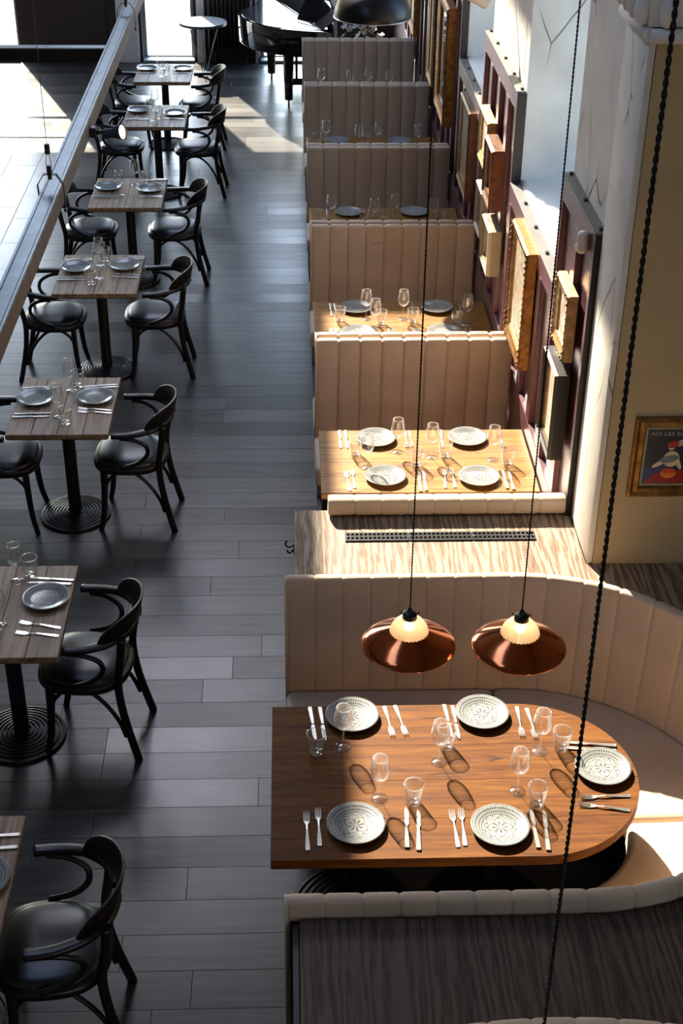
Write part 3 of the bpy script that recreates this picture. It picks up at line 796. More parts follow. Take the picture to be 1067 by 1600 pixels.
# next banquette towards the camera: only the crest of its back enters the picture
nb = thing('curved_banquette', 'pale crest of another bench back at the bottom edge of the picture', 'banquette', (0, 0, 0))
cx, cy, rr = .78, .80, 2.03
for k in range(8):
    a0 = PI / 2 + .30 - .066 * k; a1 = a0 - .0655
    def onarc2(u, d, z): a = a0 + (a1 - a0) * u; return (cx + d * math.cos(a), cy + d * math.sin(a), z)
    obj('back_channel', padded(crest(rr - .06, rr, .43, 1.07), onarc2, .005), 'fabric', nb)
obj('seat_base', bxm(.2, 1.35, 2.28, 2.735, 0, .43), 'blackframe', nb)

# ---- wooden ledges between the banquettes
def ledge(label, pts, mat='limed'):
    t = thing('wood_ledge', label, 'ledge', (0, 0, 0))
    obj('ledge_top', MB().prism(pts, .965, 1.0), mat, t)
    cxm = sum(p[0] for p in pts) / len(pts); cym = sum(p[1] for p in pts) / len(pts)
    obj('ledge_body', MB().prism([(p[0] + (cxm - p[0]) * .012, p[1] + (cym - p[1]) * .004) for p in pts], 0, .965), 'dark_oak', t)
    return t
arc = [(UC[0] + (RO + .010) * math.cos(PI / 2 - PI / 2 * i / 16), UC[1] + (RO + .010) * math.sin(PI / 2 - PI / 2 * i / 16)) for i in range(17)]
lf = ledge('pale limed oak ledge with a black vent behind the curved banquette',
           [(.010, 5.878), (.010, UC[1] + RO + .010)] + arc + [(2.4, UC[1]), (2.4, 5.385), (1.350, 5.385), (1.350, 5.812), (1.326, 5.812), (1.326, 5.878)])
arc2 = [(UC[0] + (RO + .010) * math.cos(-PI / 2 + PI / 2 * i / 16), UC[1] + (RO + .010) * math.sin(-PI / 2 + PI / 2 * i / 16)) for i in range(17)]
nearpts = [(cx + (rr + .012) * math.cos(PI / 2 + .30 - .07 * k), cy + (rr + .012) * math.sin(PI / 2 + .30 - .07 * k)) for k in range(9)]
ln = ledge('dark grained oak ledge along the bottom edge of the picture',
           [(.012, UC[1] - RO - .010), (.012, 2.70)] + nearpts + [(2.4, 2.6), (2.4, UC[1])] + arc2[::-1], 'limed_shade')
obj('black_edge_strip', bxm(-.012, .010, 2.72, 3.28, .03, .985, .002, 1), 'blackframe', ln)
# vent grille
vg = thing('vent_grille', 'black slotted metal vent set along the limed oak ledge', 'vent', (0, 0, 1.0))
gm = MB(); L = .298
gm.box(0, L, 0, .009, 0, .006); gm.box(0, L, .0315, .0405, 0, .006); gm.box(0, L, .063, .072, 0, .006)
for k in range(15):
    xk = k * (L - .008) / 14; gm.box(xk, xk + .008, .009, .0315, 0, .006); gm.box(xk, xk + .008, .0405, .063, 0, .006)
gm = gm.mesh('grille_section')
for k in range(3): obj('grille_section', gm, 'blackmetal', vg, (.249 + .302 * k, 5.592, .001))
obj('trough', bxm(.249, .249 + .902, 5.592, 5.664, .0002, .0009), 'cord', vg)
for xk in (.257, .55, .557, .852, .859, 1.144): obj('screw', MB().lathe([(.003, .007), (.003, .008), (0, .0086)], 8), 'silver', vg, (xk, 5.628, 0))
# coat hook on the ledge end
hk = thing('coat_hook', 'small black double hook on the end of the limed ledge', 'hook', (.008, 5.70, .90))
obj('hook_plate', bxm(-.004, .0, -.014, .014, -.03, .03, .001, 1), 'blackmetal', hk)
obj('hook_arm', MB().tube(smooth_path([(-.003, 0, .015), (-.03, 0, .005), (-.042, 0, .022), (-.036, 0, .04)], 5), .0045, 8), 'blackmetal', hk)
obj('hook_arm', MB().tube(smooth_path([(-.003, 0, -.01), (-.02, 0, -.028), (-.032, 0, -.022), (-.034, 0, -.008)], 5), .0045, 8), 'blackmetal', hk)

# ---- big round-ended table
big = thing('round_ended_table', 'long honey oak table with a rounded end inside the curved banquette', 'table', (0, 0, 0))
TX0, TXC, TYC, TR = -.092, .925, 4.235, .445
def tabpoly(y0, y1, inset=0):
    R = TR - inset; pts = [(TX0 + inset, y1), (TX0 + inset, y0)]
    a0 = math.asin(max(-1, min(1, (y0 - TYC) / R))); a1 = math.asin(max(-1, min(1, (y1 - TYC) / R)))
    n = 14
    return pts + [(TXC + R * math.cos(a0 + (a1 - a0) * i / n), TYC + R * math.sin(a0 + (a1 - a0) * i / n)) for i in range(n + 1)]
ys = [-.445, -.235, -.02, .19, .445]
for y0, y1 in zip(ys, ys[1:]):
    obj('plank', MB().prism(tabpoly(TYC + y0 + .0002, TYC + y1 - .0002), .715, .76).mesh('plank', .0008, 1), 'honey_oak', big)
obj('under_board', MB().prism(tabpoly(TYC - .43, TYC + .43, .015), .705, .715), 'dark_edge', big)
for px in (.24, .80):
    obj('pole', POLE, 'blackiron', big, (px, TYC, -.017)); obj('base', BASE[.27], 'blackiron', big, (px, TYC, 0))

# ---- cafe tables and chairs along the aisle
CT = {1: (-1.300, 15.07), 2: (-1.262, 13.49), 3: (-1.315, 11.275), 4: (-1.358, 9.525), 5: (-1.335, 7.485), 6: (-1.337, 5.41), 7: (-1.322, 3.683)}
ORD = {1: 'farthest cafe table', 2: 'second cafe table from the window', 3: 'third cafe table from the window', 4: 'fourth cafe table from the window',
       5: 'fifth cafe table from the window', 6: 'sixth cafe table from the window', 7: 'cafe table at the lower left edge'}
TLAB = {1: 'glaring oak cafe table closest to the tall window', 2: 'oak cafe table second from the tall window', 3: 'dark oak cafe table third from the tall window',
        4: 'weathered oak cafe table fourth from the tall window', 5: 'light brown oak cafe table fifth from the tall window',
        6: 'rough grained oak cafe table cut by the left edge, sixth from the window', 7: 'oak cafe table corner at the lower left edge of the picture'}
for k, (x, y) in CT.items(): cafe_table(TLAB[k], x, y)
RC = {1: (-.945, 15.06, 90), 2: (-.885, 13.55, 88), 3: (-.960, 11.32, 90), 4: (-.985, 9.565, 92), 5: (-.965, 7.485, 87), 6: (-.99, 5.435, 84), 7: (-.908, 3.69, 94)}
for k, (x, y, a) in RC.items(): chair('black bentwood armchair on the aisle side of the ' + ORD[k], x, y, math.radians(a))
LC = {1: (-1.64, 15.07, -90), 2: (-1.625, 13.60, -92), 3: (-1.65, 11.31, -90), 4: (-1.70, 9.525, -90), 5: (-1.72, 7.46, -90)}
for k, (x, y, a) in LC.items(): chair('black bentwood armchair on the left side of the ' + ORD[k], x, y, math.radians(a))

# ---- place settings
TAB = {'R': 'round-ended table', 'B1': 'booth table by the vented ledge', 'B2': 'second booth table', 'B3': 'third booth table', 'B4': 'fourth booth table',
       'B5': 'farthest booth table'}
for k, v in ORD.items(): TAB['C%d' % k] = v
FL, FR_, NL, NR, RE = 'far left', 'far right', 'near left', 'near right', 'rounded end'
SET = {
'R': {'plate': [(.243, 4.600, FL), (.791, 4.605, FR_), (1.235, 4.257, RE), (.231, 3.959, NL), (.780, 3.936, NR)],
  'wine': [(.199, 4.419, FL), (.582, 4.317, 'middle'), (.329, 4.113, NL), (.999, 4.374, FR_), (.875, 4.142, NR)],
  'tumb': [(.088, 4.390, FL), (.620, 4.410, 'middle'), (.460, 4.087, NL), (1.088, 4.388, FR_), (.939, 4.065, NR)],
  'knife': [(.077, 4.565, -84, 'outer', FL), (.118, 4.563, -85, 'inner', FL), (.644, 4.568, -86, 'outer', FR_), (.675, 4.559, -88, 'inner', FR_),
            (1.212, 4.410, 173, 'outer', RE), (1.205, 4.378, 174, 'inner', RE), (.424, 3.948, 87, 'inner', NL), (.468, 3.934, 86, 'outer', NL),
            (.911, 3.936, 90, 'inner', NR), (.954, 3.922, 86, 'outer', NR)],
  'fork': [(.394, 4.573, -83, 'inner', FL), (.444, 4.578, -80, 'outer', FL), (.943, 4.559, -91, 'inner', FR_), (.990, 4.548, -87, 'outer', FR_),
           (1.215, 4.100, -178, 'inner', RE), (1.200, 4.040, 169, 'outer', RE), (.045, 3.938, 91, 'outer', NL), (.090, 3.959, 91, 'inner', NL),
           (.607, 3.940, 92, 'outer', NR), (.639, 3.947, 89, 'inner', NR)]},
'B1': {'plate': [(.476, 7.027, FL), (.996, 7.030, FR_), (.504, 6.597, NL), (1.010, 6.585, NR)],
  'wine': [(.588, 6.887, FL), (.409, 6.713, NL), (.774, 6.822, NR), (1.110, 6.791, FR_)],
  'tumb': [(.356, 6.857, FL), (.851, 6.828, FR_), (.686, 6.726, NL), (1.187, 6.744, NR)],
  'knife': [(.274, 7.032, -90, 'outer', FL), (.309, 7.031, -89, 'inner', FL), (.852, 7.029, -92, 'inner', FR_), (.687, 6.559, 88, 'inner', NL), (.714, 6.564, 90, 'outer', NL),
            (1.149, 6.580, 91, 'inner', NR), (1.182, 6.566, 90, 'outer', NR)],
  'fork': [(.647, 7.026, -90, 'inner', FL), (.676, 7.032, -88, 'outer', FL), (1.189, 7.028, -91, 'inner', FR_), (.299, 6.564, 95, 'outer', NL), (.331, 6.590, 92, 'inner', NL),
           (.826, 6.584, 86, 'outer', NR), (.871, 6.589, 91, 'inner', NR)]},
'B2': {'plate': [(.445, 8.880, FL), (.992, 8.880, FR_), (.442, 8.474, NL), (1.005, 8.478, NR)],
  'wine': [(.503, 8.709, FL), (.555, 8.554, NL), (.750, 8.707, NR), (1.167, 8.619, FR_)],
  'tumb': [(.327, 8.680, FL), (.599, 8.625, NL), (.812, 8.654, FR_), (1.099, 8.603, NR)],
  'knife': [(.275, 8.86, -90, 'outer', FL), (.305, 8.86, -89, 'inner', FL), (.825, 8.88, -92, 'inner', FR_), (.640, 8.45, 88, 'inner', NL), (.668, 8.45, 90, 'outer', NL),
            (1.150, 8.45, 91, 'inner', NR), (1.180, 8.45, 90, 'outer', NR)],
  'fork': [(1.150, 8.86, -90, 'inner', FR_), (.265, 8.45, 92, 'outer', NL), (.298, 8.45, 90, 'inner', NL), (.812, 8.45, 90, 'outer', NR), (.845, 8.45, 91, 'inner', NR)]},
'B3': {'plate': [(.471, 10.77, FL), (.987, 10.77, FR_)],
  'wine': [(.324, 10.604, FL), (.653, 10.531, NL), (.821, 10.616, FR_), (1.117, 10.529, NR)],
  'tumb': [(.246, 10.593, FL), (.577, 10.567, NL), (.732, 10.602, FR_), (1.198, 10.557, NR)],
  'knife': [(.30, 10.74, -90, 'inner', FL), (.818, 10.76, -92, 'inner', FR_)], 'fork': [(.66, 10.75, -90, 'inner', FL), (1.16, 10.75, -90, 'inner', FR_)]},
'B4': {'plate': [(.433, 12.66, FL), (.993, 12.65, FR_)],
  'wine': [(.331, 12.60, FL), (.622, 12.50, NL), (.802, 12.57, FR_), (1.145, 12.48, NR)],
  'tumb': [(.252, 12.60, FL), (.70, 12.56, FR_)]},
'B5': {'plate': [(.45, 14.48, FL), (.99, 14.48, FR_)],
  'wine': [(.330, 14.42, FL), (.615, 14.36, NL), (.800, 14.40, FR_), (1.010, 14.34, NR)]},
'C1': {'plate': [(-1.490, 15.205, 'left'), (-1.112, 15.201, 'right')], 'wine': [(-1.319, 14.917, 'near'), (-1.324, 15.244, 'far')], 'tumb': [(-1.270, 15.009, 'near')],
  'fork': [(-1.50, 15.05, 3, 'outer', 'left'), (-1.11, 15.05, 176, 'outer', 'right')], 'knife': [(-1.50, 15.36, 3, 'outer', 'left'), (-1.11, 15.36, 176, 'outer', 'right')]},
'C2': {'plate': [(-1.440, 13.650, 'left'), (-1.088, 13.548, 'right')], 'wine': [(-1.303, 13.314, 'near'), (-1.281, 13.656, 'far')], 'tumb': [(-1.227, 13.407, 'near')],
  'knife': [(-1.43, 13.36, 2, 'outer', 'left')], 'fork': [(-1.09, 13.38, 176, 'outer', 'right')]},
'C3': {'plate': [(-1.490, 11.386, 'left'), (-1.145, 11.344, 'right')], 'wine': [(-1.278, 11.467, 'far'), (-1.375, 11.195, 'near')], 'tumb': [(-1.185, 11.53, 'far')],
  'fork': [(-1.50, 11.54, 4, 'outer', 'left'), (-1.13, 11.20, 172, 'inner', 'right'), (-1.13, 11.165, 174, 'outer', 'right')],
  'knife': [(-1.49, 11.185, 2, 'inner', 'left'), (-1.48, 11.15, 2, 'outer', 'left'), (-1.13, 11.585, -174, 'outer', 'right')]},
'C4': {'plate': [(-1.535, 9.621, 'left'), (-1.191, 9.655, 'right')], 'wine': [(-1.37, 9.675, 'far'), (-1.355, 9.433, 'near')], 'tumb': [(-1.345, 9.778, 'far'), (-1.397, 9.334, 'near')],
  'fork': [(-1.54, 9.80, 5, 'outer', 'left'), (-1.53, 9.77, 5, 'inner', 'left'), (-1.17, 9.50, 172, 'inner', 'right'), (-1.17, 9.455, 174, 'outer', 'right')],
  'knife': [(-1.53, 9.45, 3, 'inner', 'left'), (-1.535, 9.41, 2, 'outer', 'left'), (-1.17, 9.82, -174, 'outer', 'right'), (-1.17, 9.79, -174, 'inner', 'right')]},
'C5': {'plate': [(-1.515, 7.553, 'left'), (-1.165, 7.565, 'right')], 'wine': [(-1.32, 7.669, 'far'), (-1.349, 7.331, 'near')], 'tumb': [(-1.285, 7.735, 'far'), (-1.297, 7.259, 'near')],
  'fork': [(-1.525, 7.716, 5, 'outer', 'left'), (-1.51, 7.688, 6, 'inner', 'left'), (-1.152, 7.421, 172, 'inner', 'right'), (-1.148, 7.384, 174, 'outer', 'right')],
  'knife': [(-1.504, 7.375, 3, 'inner', 'left'), (-1.510, 7.335, 2, 'outer', 'left'), (-1.160, 7.730, -172, 'outer', 'right'), (-1.150, 7.704, -174, 'inner', 'right')]},
'C6': {'plate': [(-1.160, 5.489, 'right')], 'wine': [(-1.319, 5.646, 'far'), (-1.337, 5.284, 'near')], 'tumb': [(-1.264, 5.703, 'far')],
  'knife': [(-1.154, 5.655, 173, 'outer', 'right'), (-1.162, 5.620, 175, 'inner', 'right')], 'fork': [(-1.157, 5.283, 166, 'inner', 'right'), (-1.160, 5.213, 172, 'outer', 'right')]},
'C7': {'plate': [(-1.148, 3.717, 'right')], 'knife': [(-1.142, 3.937, -176, 'outer', 'right'), (-1.142, 3.870, -175, 'inner', 'right')]},
}
for tk, S in SET.items():
    on = TAB[tk]
    for x, y, p in S.get('plate', []): put_plate('patterned dinner plate at the %s of the %s' % (p, on), x, y)
    for x, y, p in S.get('wine', []): put_wine('clear stemmed wine glass at the %s of the %s' % (p, on), x, y)
    for x, y, p in S.get('tumb', []): put_tumbler('fluted clear water tumbler at the %s of the %s' % (p, on), x, y)
    for x, y, a, w, p in S.get('fork', []): put_fork('%s silver fork by the %s plate on the %s' % (w, p, on), x, y, a)
    for x, y, a, w, p in S.get('knife', []): put_knife('%s silver knife by the %s plate on the %s' % (w, p, on), x, y, a)

# ================================================================== LAMPS
def cord_mesh(L, r=.0017, pitch=.026, per=8):
    m = MB(); n = int(L / pitch * per)
    for ph in (0, PI):
        path = [(r * math.cos(2 * PI * i / per + ph), r * math.sin(2 * PI * i / per + ph), L * i / n) for i in range(n + 1)]
        m.tube(path, r * 1.02, 5)
    return m.mesh('cord')
def pendant(label, x, y, z, cord_r=.0017, lit=True):
    t = thing('pendant_lamp', label, 'pendant lamp', (x, y, z))
    obj('cord', cord_mesh(CEIL - z - .155, cord_r), 'cord', t, (0, 0, .155))
    pr = [(.172, 0), (.1735, .0015), (.172, .004), (.150, .018), (.11, .042), (.072, .062), (.066, .066), (.064, .064), (.108, .039), (.149, .0145), (.170, 0)]
    sh = obj('copper_shade', MB().lathe(pr, 64), 'copper', t); sh['label'] = 'shallow polished copper shade'
    obj('rim_bead', MB().lathe([(.1715 + .003 * math.cos(a * PI / 4), .001 + .003 * math.sin(a * PI / 4)) for a in range(9)], 64), 'copper', sh)
    # fluted glass bell
    m = MB(); v = []; n = 120; P = [(.072, .060), (.071, .066), (.064, .084), (.050, .104), (.034, .118), (.024, .124)]
    for i in range(n):
        a = 2 * PI * i / n; k = 1 + .018 * (1 if i % 4 < 2 else -1)
        for r, zz in P: v.append((r * k * math.cos(a), r * k * math.sin(a), zz))
    mm = len(P)
    m.add(v, [(i * mm + q, ((i + 1) % n) * mm + q, ((i + 1) % n) * mm + q + 1, i * mm + q + 1) for i in range(n) for q in range(mm - 1)], True)
    gb = obj('glass_bell', m, 'shadeglass', t); gb['label'] = 'ribbed glass bell glowing warm'
    obj('lamp_cap', MB().lathe([(.026, .118), (.027, .122), (.027, .140), (.020, .146), (.012, .150), (.009, .158), (.005, .166), (0, .166)], 24, smooth=False), 'blackmetal', t)
    for a in (0.4, 2.5, 4.6):
        obj('thumb_screw', MB().tube([(.025 * math.cos(a), .025 * math.sin(a), .131), (.040 * math.cos(a), .040 * math.sin(a), .133)], .003, 6), 'blackmetal', t)
    obj('bulb', MB().lathe([(0, .068), (.012, .070), (.020, .080), (.020, .090), (.012, .104), (.010, .118)], 16), 'bulb', t)
    obj('ceiling_rose', MB().lathe([(.05, CEIL - z - .03), (.05, CEIL - z), (0, CEIL - z)], 20, smooth=False), 'blackmetal', t)
    return t
pendant('left copper pendant lamp with glowing ribbed glass over the round-ended table', .425, 4.19, 1.45)
pendant('right copper pendant lamp with glowing ribbed glass over the round-ended table', .832, 4.17, 1.45)
pendant('thick black twisted lamp cord hanging closest to the camera', .442, 1.663, 1.45, .0019)

# big black dome over the third booth
dome = thing('dome_pendant', 'large matt black dome pendant lamp at the top edge', 'pendant lamp', (.605, 10.5, 2.325))
pr = [(.278, 0)] + [(.278 * math.cos(a), .235 * math.sin(a)) for a in [PI / 2 * i / 14 for i in range(1, 14)]] + [(.02, .237)]
pr = pr + [(r * .985, z - .003) for r, z in reversed(pr)]
obj('shade', MB().lathe(pr, 56, close=True), 'blackmetal', dome)
obj('rim', MB().lathe([(.278 + .003 * math.cos(a * PI / 4), .003 * math.sin(a * PI / 4)) for a in range(9)], 56), 'silver', dome)
obj('lamp_neck', MB().lathe([(.03, .23), (.03, .29), (.012, .30), (0, .30)], 18, smooth=False), 'blackmetal', dome)
obj('cord', cord_mesh(CEIL - 2.325 - .30, .003, .03), 'cord', dome, (0, 0, .30))

# pale cylinder lamp peeping in at the top edge
wl = thing('wall_spotlight', 'white cylinder spotlight at the top edge above the panelling', 'spotlight', (1.20, 8.95, 2.76))
obj('lamp_body', MB().lathe([(.045, -.02), (.047, -.02), (.047, .14), (.03, .15), (0, .15)], 24, smooth=False), 'white', wl, (0, 0, 0), rot=(0, math.radians(-62), math.radians(15)))
obj('wall_arm', MB().tube([(0, 0, .03), (.10, 0, .05), (XB - 1.20, 0, .05)], .010, 8), 'white', wl)

# ================================================================== STEEL RAIL
rail = thing('steel_rail', 'long galvanised steel rail hanging diagonally across the upper left', 'rail', (0, 0, 0))
ra, rb, rz0, rz1 = -1.060, -.984, 2.515, 2.600
m = MB(); Y0, Y1 = 3.6, 14.0
m.box(ra + .006, rb - .006, Y0, Y1, rz1 - .012, rz1 - .006); m.box(ra, ra + .006, Y0, Y1, rz0, rz1); m.box(rb - .006, rb, Y0, Y1, rz0 + .004, rz1)
m.box(ra + .006, rb - .006, Y0, Y1, rz0, rz0 + .006); m.box(ra + .006, ra + .011, Y0, Y1, rz1 - .006, rz1)
obj('channel', m, 'steel', rail)
obj('side_face', bxm(rb - .0005, rb + .002, Y0, Y1, rz0, rz1 - .006), 'rawsteel', rail)
obj('edge_line', bxm(rb - .017, rb - .013, Y0, Y1, rz1 - .006, rz1 - .0045), 'blackmetal', rail)
def bracket(label, Y):
    t = thing('rail_hanger', label, 'hanger', (-1.022, Y, 2.6), 0, 'hangers of the steel rail')
    w = .052
    pts = [(-w, 0, -.05), (-w - .004, 0, .015), (-.026, 0, .062), (.026, 0, .062), (w + .004, 0, .015), (w + .002, 0, -.095)]
    obj('strap', MB().sweep(pts, (.003, .014), 4, up=(0, 1, 0), smooth=False), 'blackmetal', t)
    obj('bolt', MB().lathe([(.009, .04), (.009, .058), (.011, .066), (.011, .10), (0, .102)], 12, smooth=False), 'blackmetal', t)
    obj('foot_bolt', MB().lathe([(.008, -.104), (.008, -.09), (0, -.09)], 10, smooth=False), 'steel', t, (w + .002, 0, 0))
    obj('cable', MB().tube([(-.012, 0, .10), (-.004, 0, .16)], .0015, 5).tube([(.012, 0, .10), (.004, 0, .16)], .0015, 5).tube([(0, 0, .16), (0, 0, CEIL - 2.6)], .0015, 5), 'steel', t)
    obj('cable_grip', MB().lathe([(.011, .150), (.012, .152), (.012, .19), (.010, .192), (0, .192)], 12, smooth=False), 'blackmetal', t)
bracket('black strap hanger on the steel rail near the third cafe table', 5.93)
bracket('black strap hanger on the steel rail at the top edge', 9.30)
cr = thing('cross_rail', 'dark steel cross rail running off the upper left edge', 'rail', (0, 0, 0))
obj('web', bxm(-6.9, ra - .002, 8.40, 8.46, 2.518, 2.592, .002, 1), 'blackmetal', cr)
obj('top_flange', bxm(-6.9, ra - .002, 8.392, 8.468, 2.592, 2.600), 'steel', cr)
for xk in (-2.0, -1.72, -1.40): obj('rivet', MB().lathe([(.006, 0), (.005, .003), (0, .004)], 8), 'blackmetal', cr, (xk, 8.43, 2.600))
obj('hanger_rod', MB().tube([(-4.2, 8.43, 2.6), (-4.2, 8.43, CEIL)], .004, 6), 'steel', cr)
# small spot fixed to the rail
sp = thing('rail_spotlight', 'small slate blue spotlight with a warm glowing face clamped on the rail', 'spotlight', (-.982, 6.97, 2.53))
obj('clamp', bxm(0.001, .03, -.022, .022, -.02, .03, .004, 1), 'blackmetal', sp)
obj('arm', MB().tube([(.02, 0, .0), (.05, .0, .005), (.075, 0, .0)], .012, 8), 'blackmetal', sp)
hd = obj('lamp_head', MB().lathe([(.0, -.055), (.020, -.055), (.024, -.05), (.026, .0), (.038, .045), (.040, .052), (.034, .052), (.034, .046)], 24, smooth=False), 'greyframe', sp, (.115, 0, .0), rot=(0, math.radians(78), math.radians(-22)))
hd.data.materials.clear(); hd.data.materials.append(plain('slate_blue_metal', srgb(58, 66, 84), .4, .4))
obj('lamp_face', MB().lathe([(.0339, .046), (0, .047)], 24), 'spotface', hd)

# ================================================================== PICTURES ON THE PANELLING
def frame(name, label, y0, y1, z0, z1, depth, bw, fm, am, inner=None, lip=.012, recess=.02, ornate=False, cat='picture'):
    t = thing(name, label, cat, (XF, (y0 + y1) / 2, z0))
    h = z1 - z0; w = (y1 - y0) / 2
    def rect(wi, hi0, hi1, x): return [(x, -wi, hi0), (x, wi, hi0), (x, wi, hi1), (x, -wi, hi1)]
    # each side mitred: profile from outer back to inner recess
    prof = [(0.0, -.0005), (0.0, -depth * .75), (bw * .18, -depth), (bw * .55, -depth * .86), (bw, -depth * .78), (bw, -.004)]
    rows = [rect(w - i, i, h - i, x) for i, x in prof]
    for s in range(4):
        v = []
        for r in rows: v += [r[s], r[(s + 1) % 4]]
        n = len(rows)
        f = [(2 * k, 2 * k + 1, 2 * ((k + 1) % n) + 1, 2 * ((k + 1) % n)) for k in range(n)] + [tuple(2 * k for k in range(n)), tuple(2 * k + 1 for k in range(n - 1, -1, -1))]
        sd = obj('frame_side', MB().add(v, f), fm, t)
        if ornate:
            o2 = MB(); a, bq = Vector(rows[2][s]), Vector(rows[2][(s + 1) % 4]); L = (bq - a).length; nn = int(L / .034)
            for k in range(nn + 1):
                p = a + (bq - a) * (k / nn); edge = min(k, nn - k) / nn
                rr = .013 if edge < .17 else .007
                v = []; 
                for q in range(6): v.append((p.x - .001, p.y + rr * math.cos(q * PI / 3), p.z + rr * math.sin(q * PI / 3)))
                v.append((p.x - rr * .8, p.y, p.z))
                o2.add(v, [(q, (q + 1) % 6, 6) for q in range(6)] + [(5, 4, 3, 2, 1, 0)])
            so_ = obj('scroll_ornament', o2, fm, sd); so_['kind'] = 'stuff'
    if inner:
        iw = w - bw - .0005; m = MB(); tt = .018
        m.box(-depth * .68, -.004, -iw, -iw + tt, bw, h - bw); m.box(-depth * .68, -.004, iw - tt, iw, bw, h - bw)
        m.box(-depth * .68, -.004, -iw + tt, iw - tt, bw, bw + tt); m.box(-depth * .68, -.004, -iw + tt, iw - tt, h - bw - tt, h - bw)
        obj('inner_slip', m, inner, t)
    obj('canvas', bxm(-depth * .60, -.003, -w + bw, w - bw, bw, h - bw), am, t)
    return t
art = {
 'a': painting('art_pastel', [srgb(196, 186, 160), srgb(176, 120, 104), srgb(222, 214, 196), srgb(120, 140, 120)], 14, 1.2, 1),
 'b': painting('art_pale', [srgb(214, 208, 190), srgb(190, 176, 150), srgb(228, 224, 212)], 8, 1, 2),
 'c': painting('art_garden', [srgb(126, 132, 104), srgb(188, 120, 100), srgb(206, 198, 170), srgb(96, 124, 116), srgb(196, 150, 120)], 10, 2, 3),
 'd': painting('art_sketch', [srgb(170, 164, 146), srgb(200, 194, 178), srgb(120, 112, 96)], 16, 1, 4),
 'e': painting('art_dark', [srgb(58, 36, 26), srgb(110, 66, 38), srgb(74, 50, 36)], 6, 1, 5),
 'f': painting('art_portrait', [srgb(60, 56, 50), srgb(110, 104, 92), srgb(150, 142, 124), srgb(70, 60, 50)], 9, 1.5, 6),
 'h': painting('art_ochre', [srgb(190, 160, 96), srgb(214, 190, 140), srgb(150, 112, 60)], 6, 1, 8)}
g_ = G('mirror_glass'); M['mirror'] = g_.set(base=srgb(214, 220, 222), rough=.03, metal=1.0)
frame('gilt_picture', 'small ornate gilt picture, top one on the nearest panel', 6.04, 6.36, 1.71, 2.045, .05, .055, 'goldpale', art['a'], ornate=True)
frame('box_picture', 'deep black box picture with gold lining below the small gilt picture', 6.04, 6.385, 1.18, 1.64, .075, .022, 'blackframe', art['b'], inner='gold')
frame('gilt_picture', 'large ornate gilt picture with a colourful scene under the nearest bay window', 7.16, 7.73, 1.125, 1.815, .06, .06, 'gold', art['c'], inner='goldpale', ornate=True)
frame('shadow_box', 'champagne coloured box frame, lowest in the cluster of four', 8.44, 8.79, 1.168, 1.466, .085, .030, 'silverframe', art['d'])
frame('gilt_picture', 'deep gold scoop picture frame at the near side of the cluster', 8.54, 8.90, 1.568, 1.95, .085, .06, 'brownframe', art['e'])
frame('gilt_picture', 'gold edged picture at the top far side of the cluster', 8.965, 9.405, 1.66, 2.00, .06, .05, 'goldpale', art['b'], inner='gold')
frame('shadow_box', 'dark framed small picture at the lower far side of the cluster', 9.10, 9.40, 1.175, 1.49, .055, .03, 'greyframe', art['e'])
frame('portrait_picture', 'brown framed picture hanging alone under the farther bay window', 9.98, 10.57, 1.13, 1.775, .055, .06, 'brownframe', art['f'], inner='gold')
frame('wall_mirror', 'tall gold framed mirror on the shaded panelling beyond the bays', 11.50, 12.28, 1.23, 2.17, .08, .09, 'gold', 'mirror', inner='brownframe', cat='mirror')
frame('gilt_picture', 'tall pale gold picture beyond the large mirror', 12.80, 13.25, 1.21, 2.0, .06, .06, 'goldpale', art['h'], inner='brownframe')
frame('gilt_picture', 'farthest gold picture beside the farthest booth bench', 14.80, 15.45, 1.18, 2.05, .06, .08, 'gold', art['h'], inner='brownframe')
# white sensor on the near panel
sn = thing('wall_sensor', 'small white plastic sensor high on the nearest plum panel', 'sensor', (XF, 5.955, 2.345))
obj('housing', MB().lathe([(0, -.052), (.020, -.050), (.026, -.035), (.027, .03), (.022, .044), (0, .048)], 16), 'white', sn, (-.027, 0, 0))
obj('lens', MB().lathe([(0, -.02), (.012, -.014), (.016, 0), (.012, .014), (0, .02)], 12), 'glass', sn, (-.048, -.012, -.02))

# ---- framed travel poster on the cream wall (faces -Y)
PY = 5.39
po = thing('framed_poster', 'gold framed travel poster with a red haired figure on the cream wall', 'poster', (1.492, PY, 1.367))
W, Hh, bw = .345, .396, .050
def prect(i, y): return [(i, y, i), (W - i, y, i), (W - i, y, Hh - i), (i, y, Hh - i)]
prof = [(0, -.0005), (0, -.018), (.010, -.026), (.024, -.016), (bw * .85, -.020), (bw, -.012), (bw, -.004)]
for s in range(4):
    v = []
    for i, yy in prof:
        r = prect(i, yy); v += [r[s], r[(s + 1) % 4]]
    n = len(prof)
    obj('frame_side', MB().add(v, [(2 * k, 2 * k + 1, 2 * ((k + 1) % n) + 1, 2 * ((k + 1) % n)) for k in range(n)] + [tuple(2 * k for k in range(n)), tuple(2 * k + 1 for k in range(n - 1, -1, -1))]), 'gold', po)
pm = lambda nm, c: plain(nm, c, .35, var=.06, scale=20)
P = obj('poster_sheet', bxm(bw, W - bw, -.006, -.002, bw, Hh - bw), pm('poster_border', srgb(150, 150, 122)), po)
mgn = .012
def flat(name, pts, y, c):
    n = len(pts); obj(name, MB().add([(x, y, z) for x, z in pts] + [(x, y + .0004, z) for x, z in pts], [tuple(range(n)), tuple(range(2 * n - 1, n - 1, -1))] + [(i, n + i, n + (i + 1) % n, (i + 1) % n) for i in range(n)]), pm(name + '_ink', c), P)
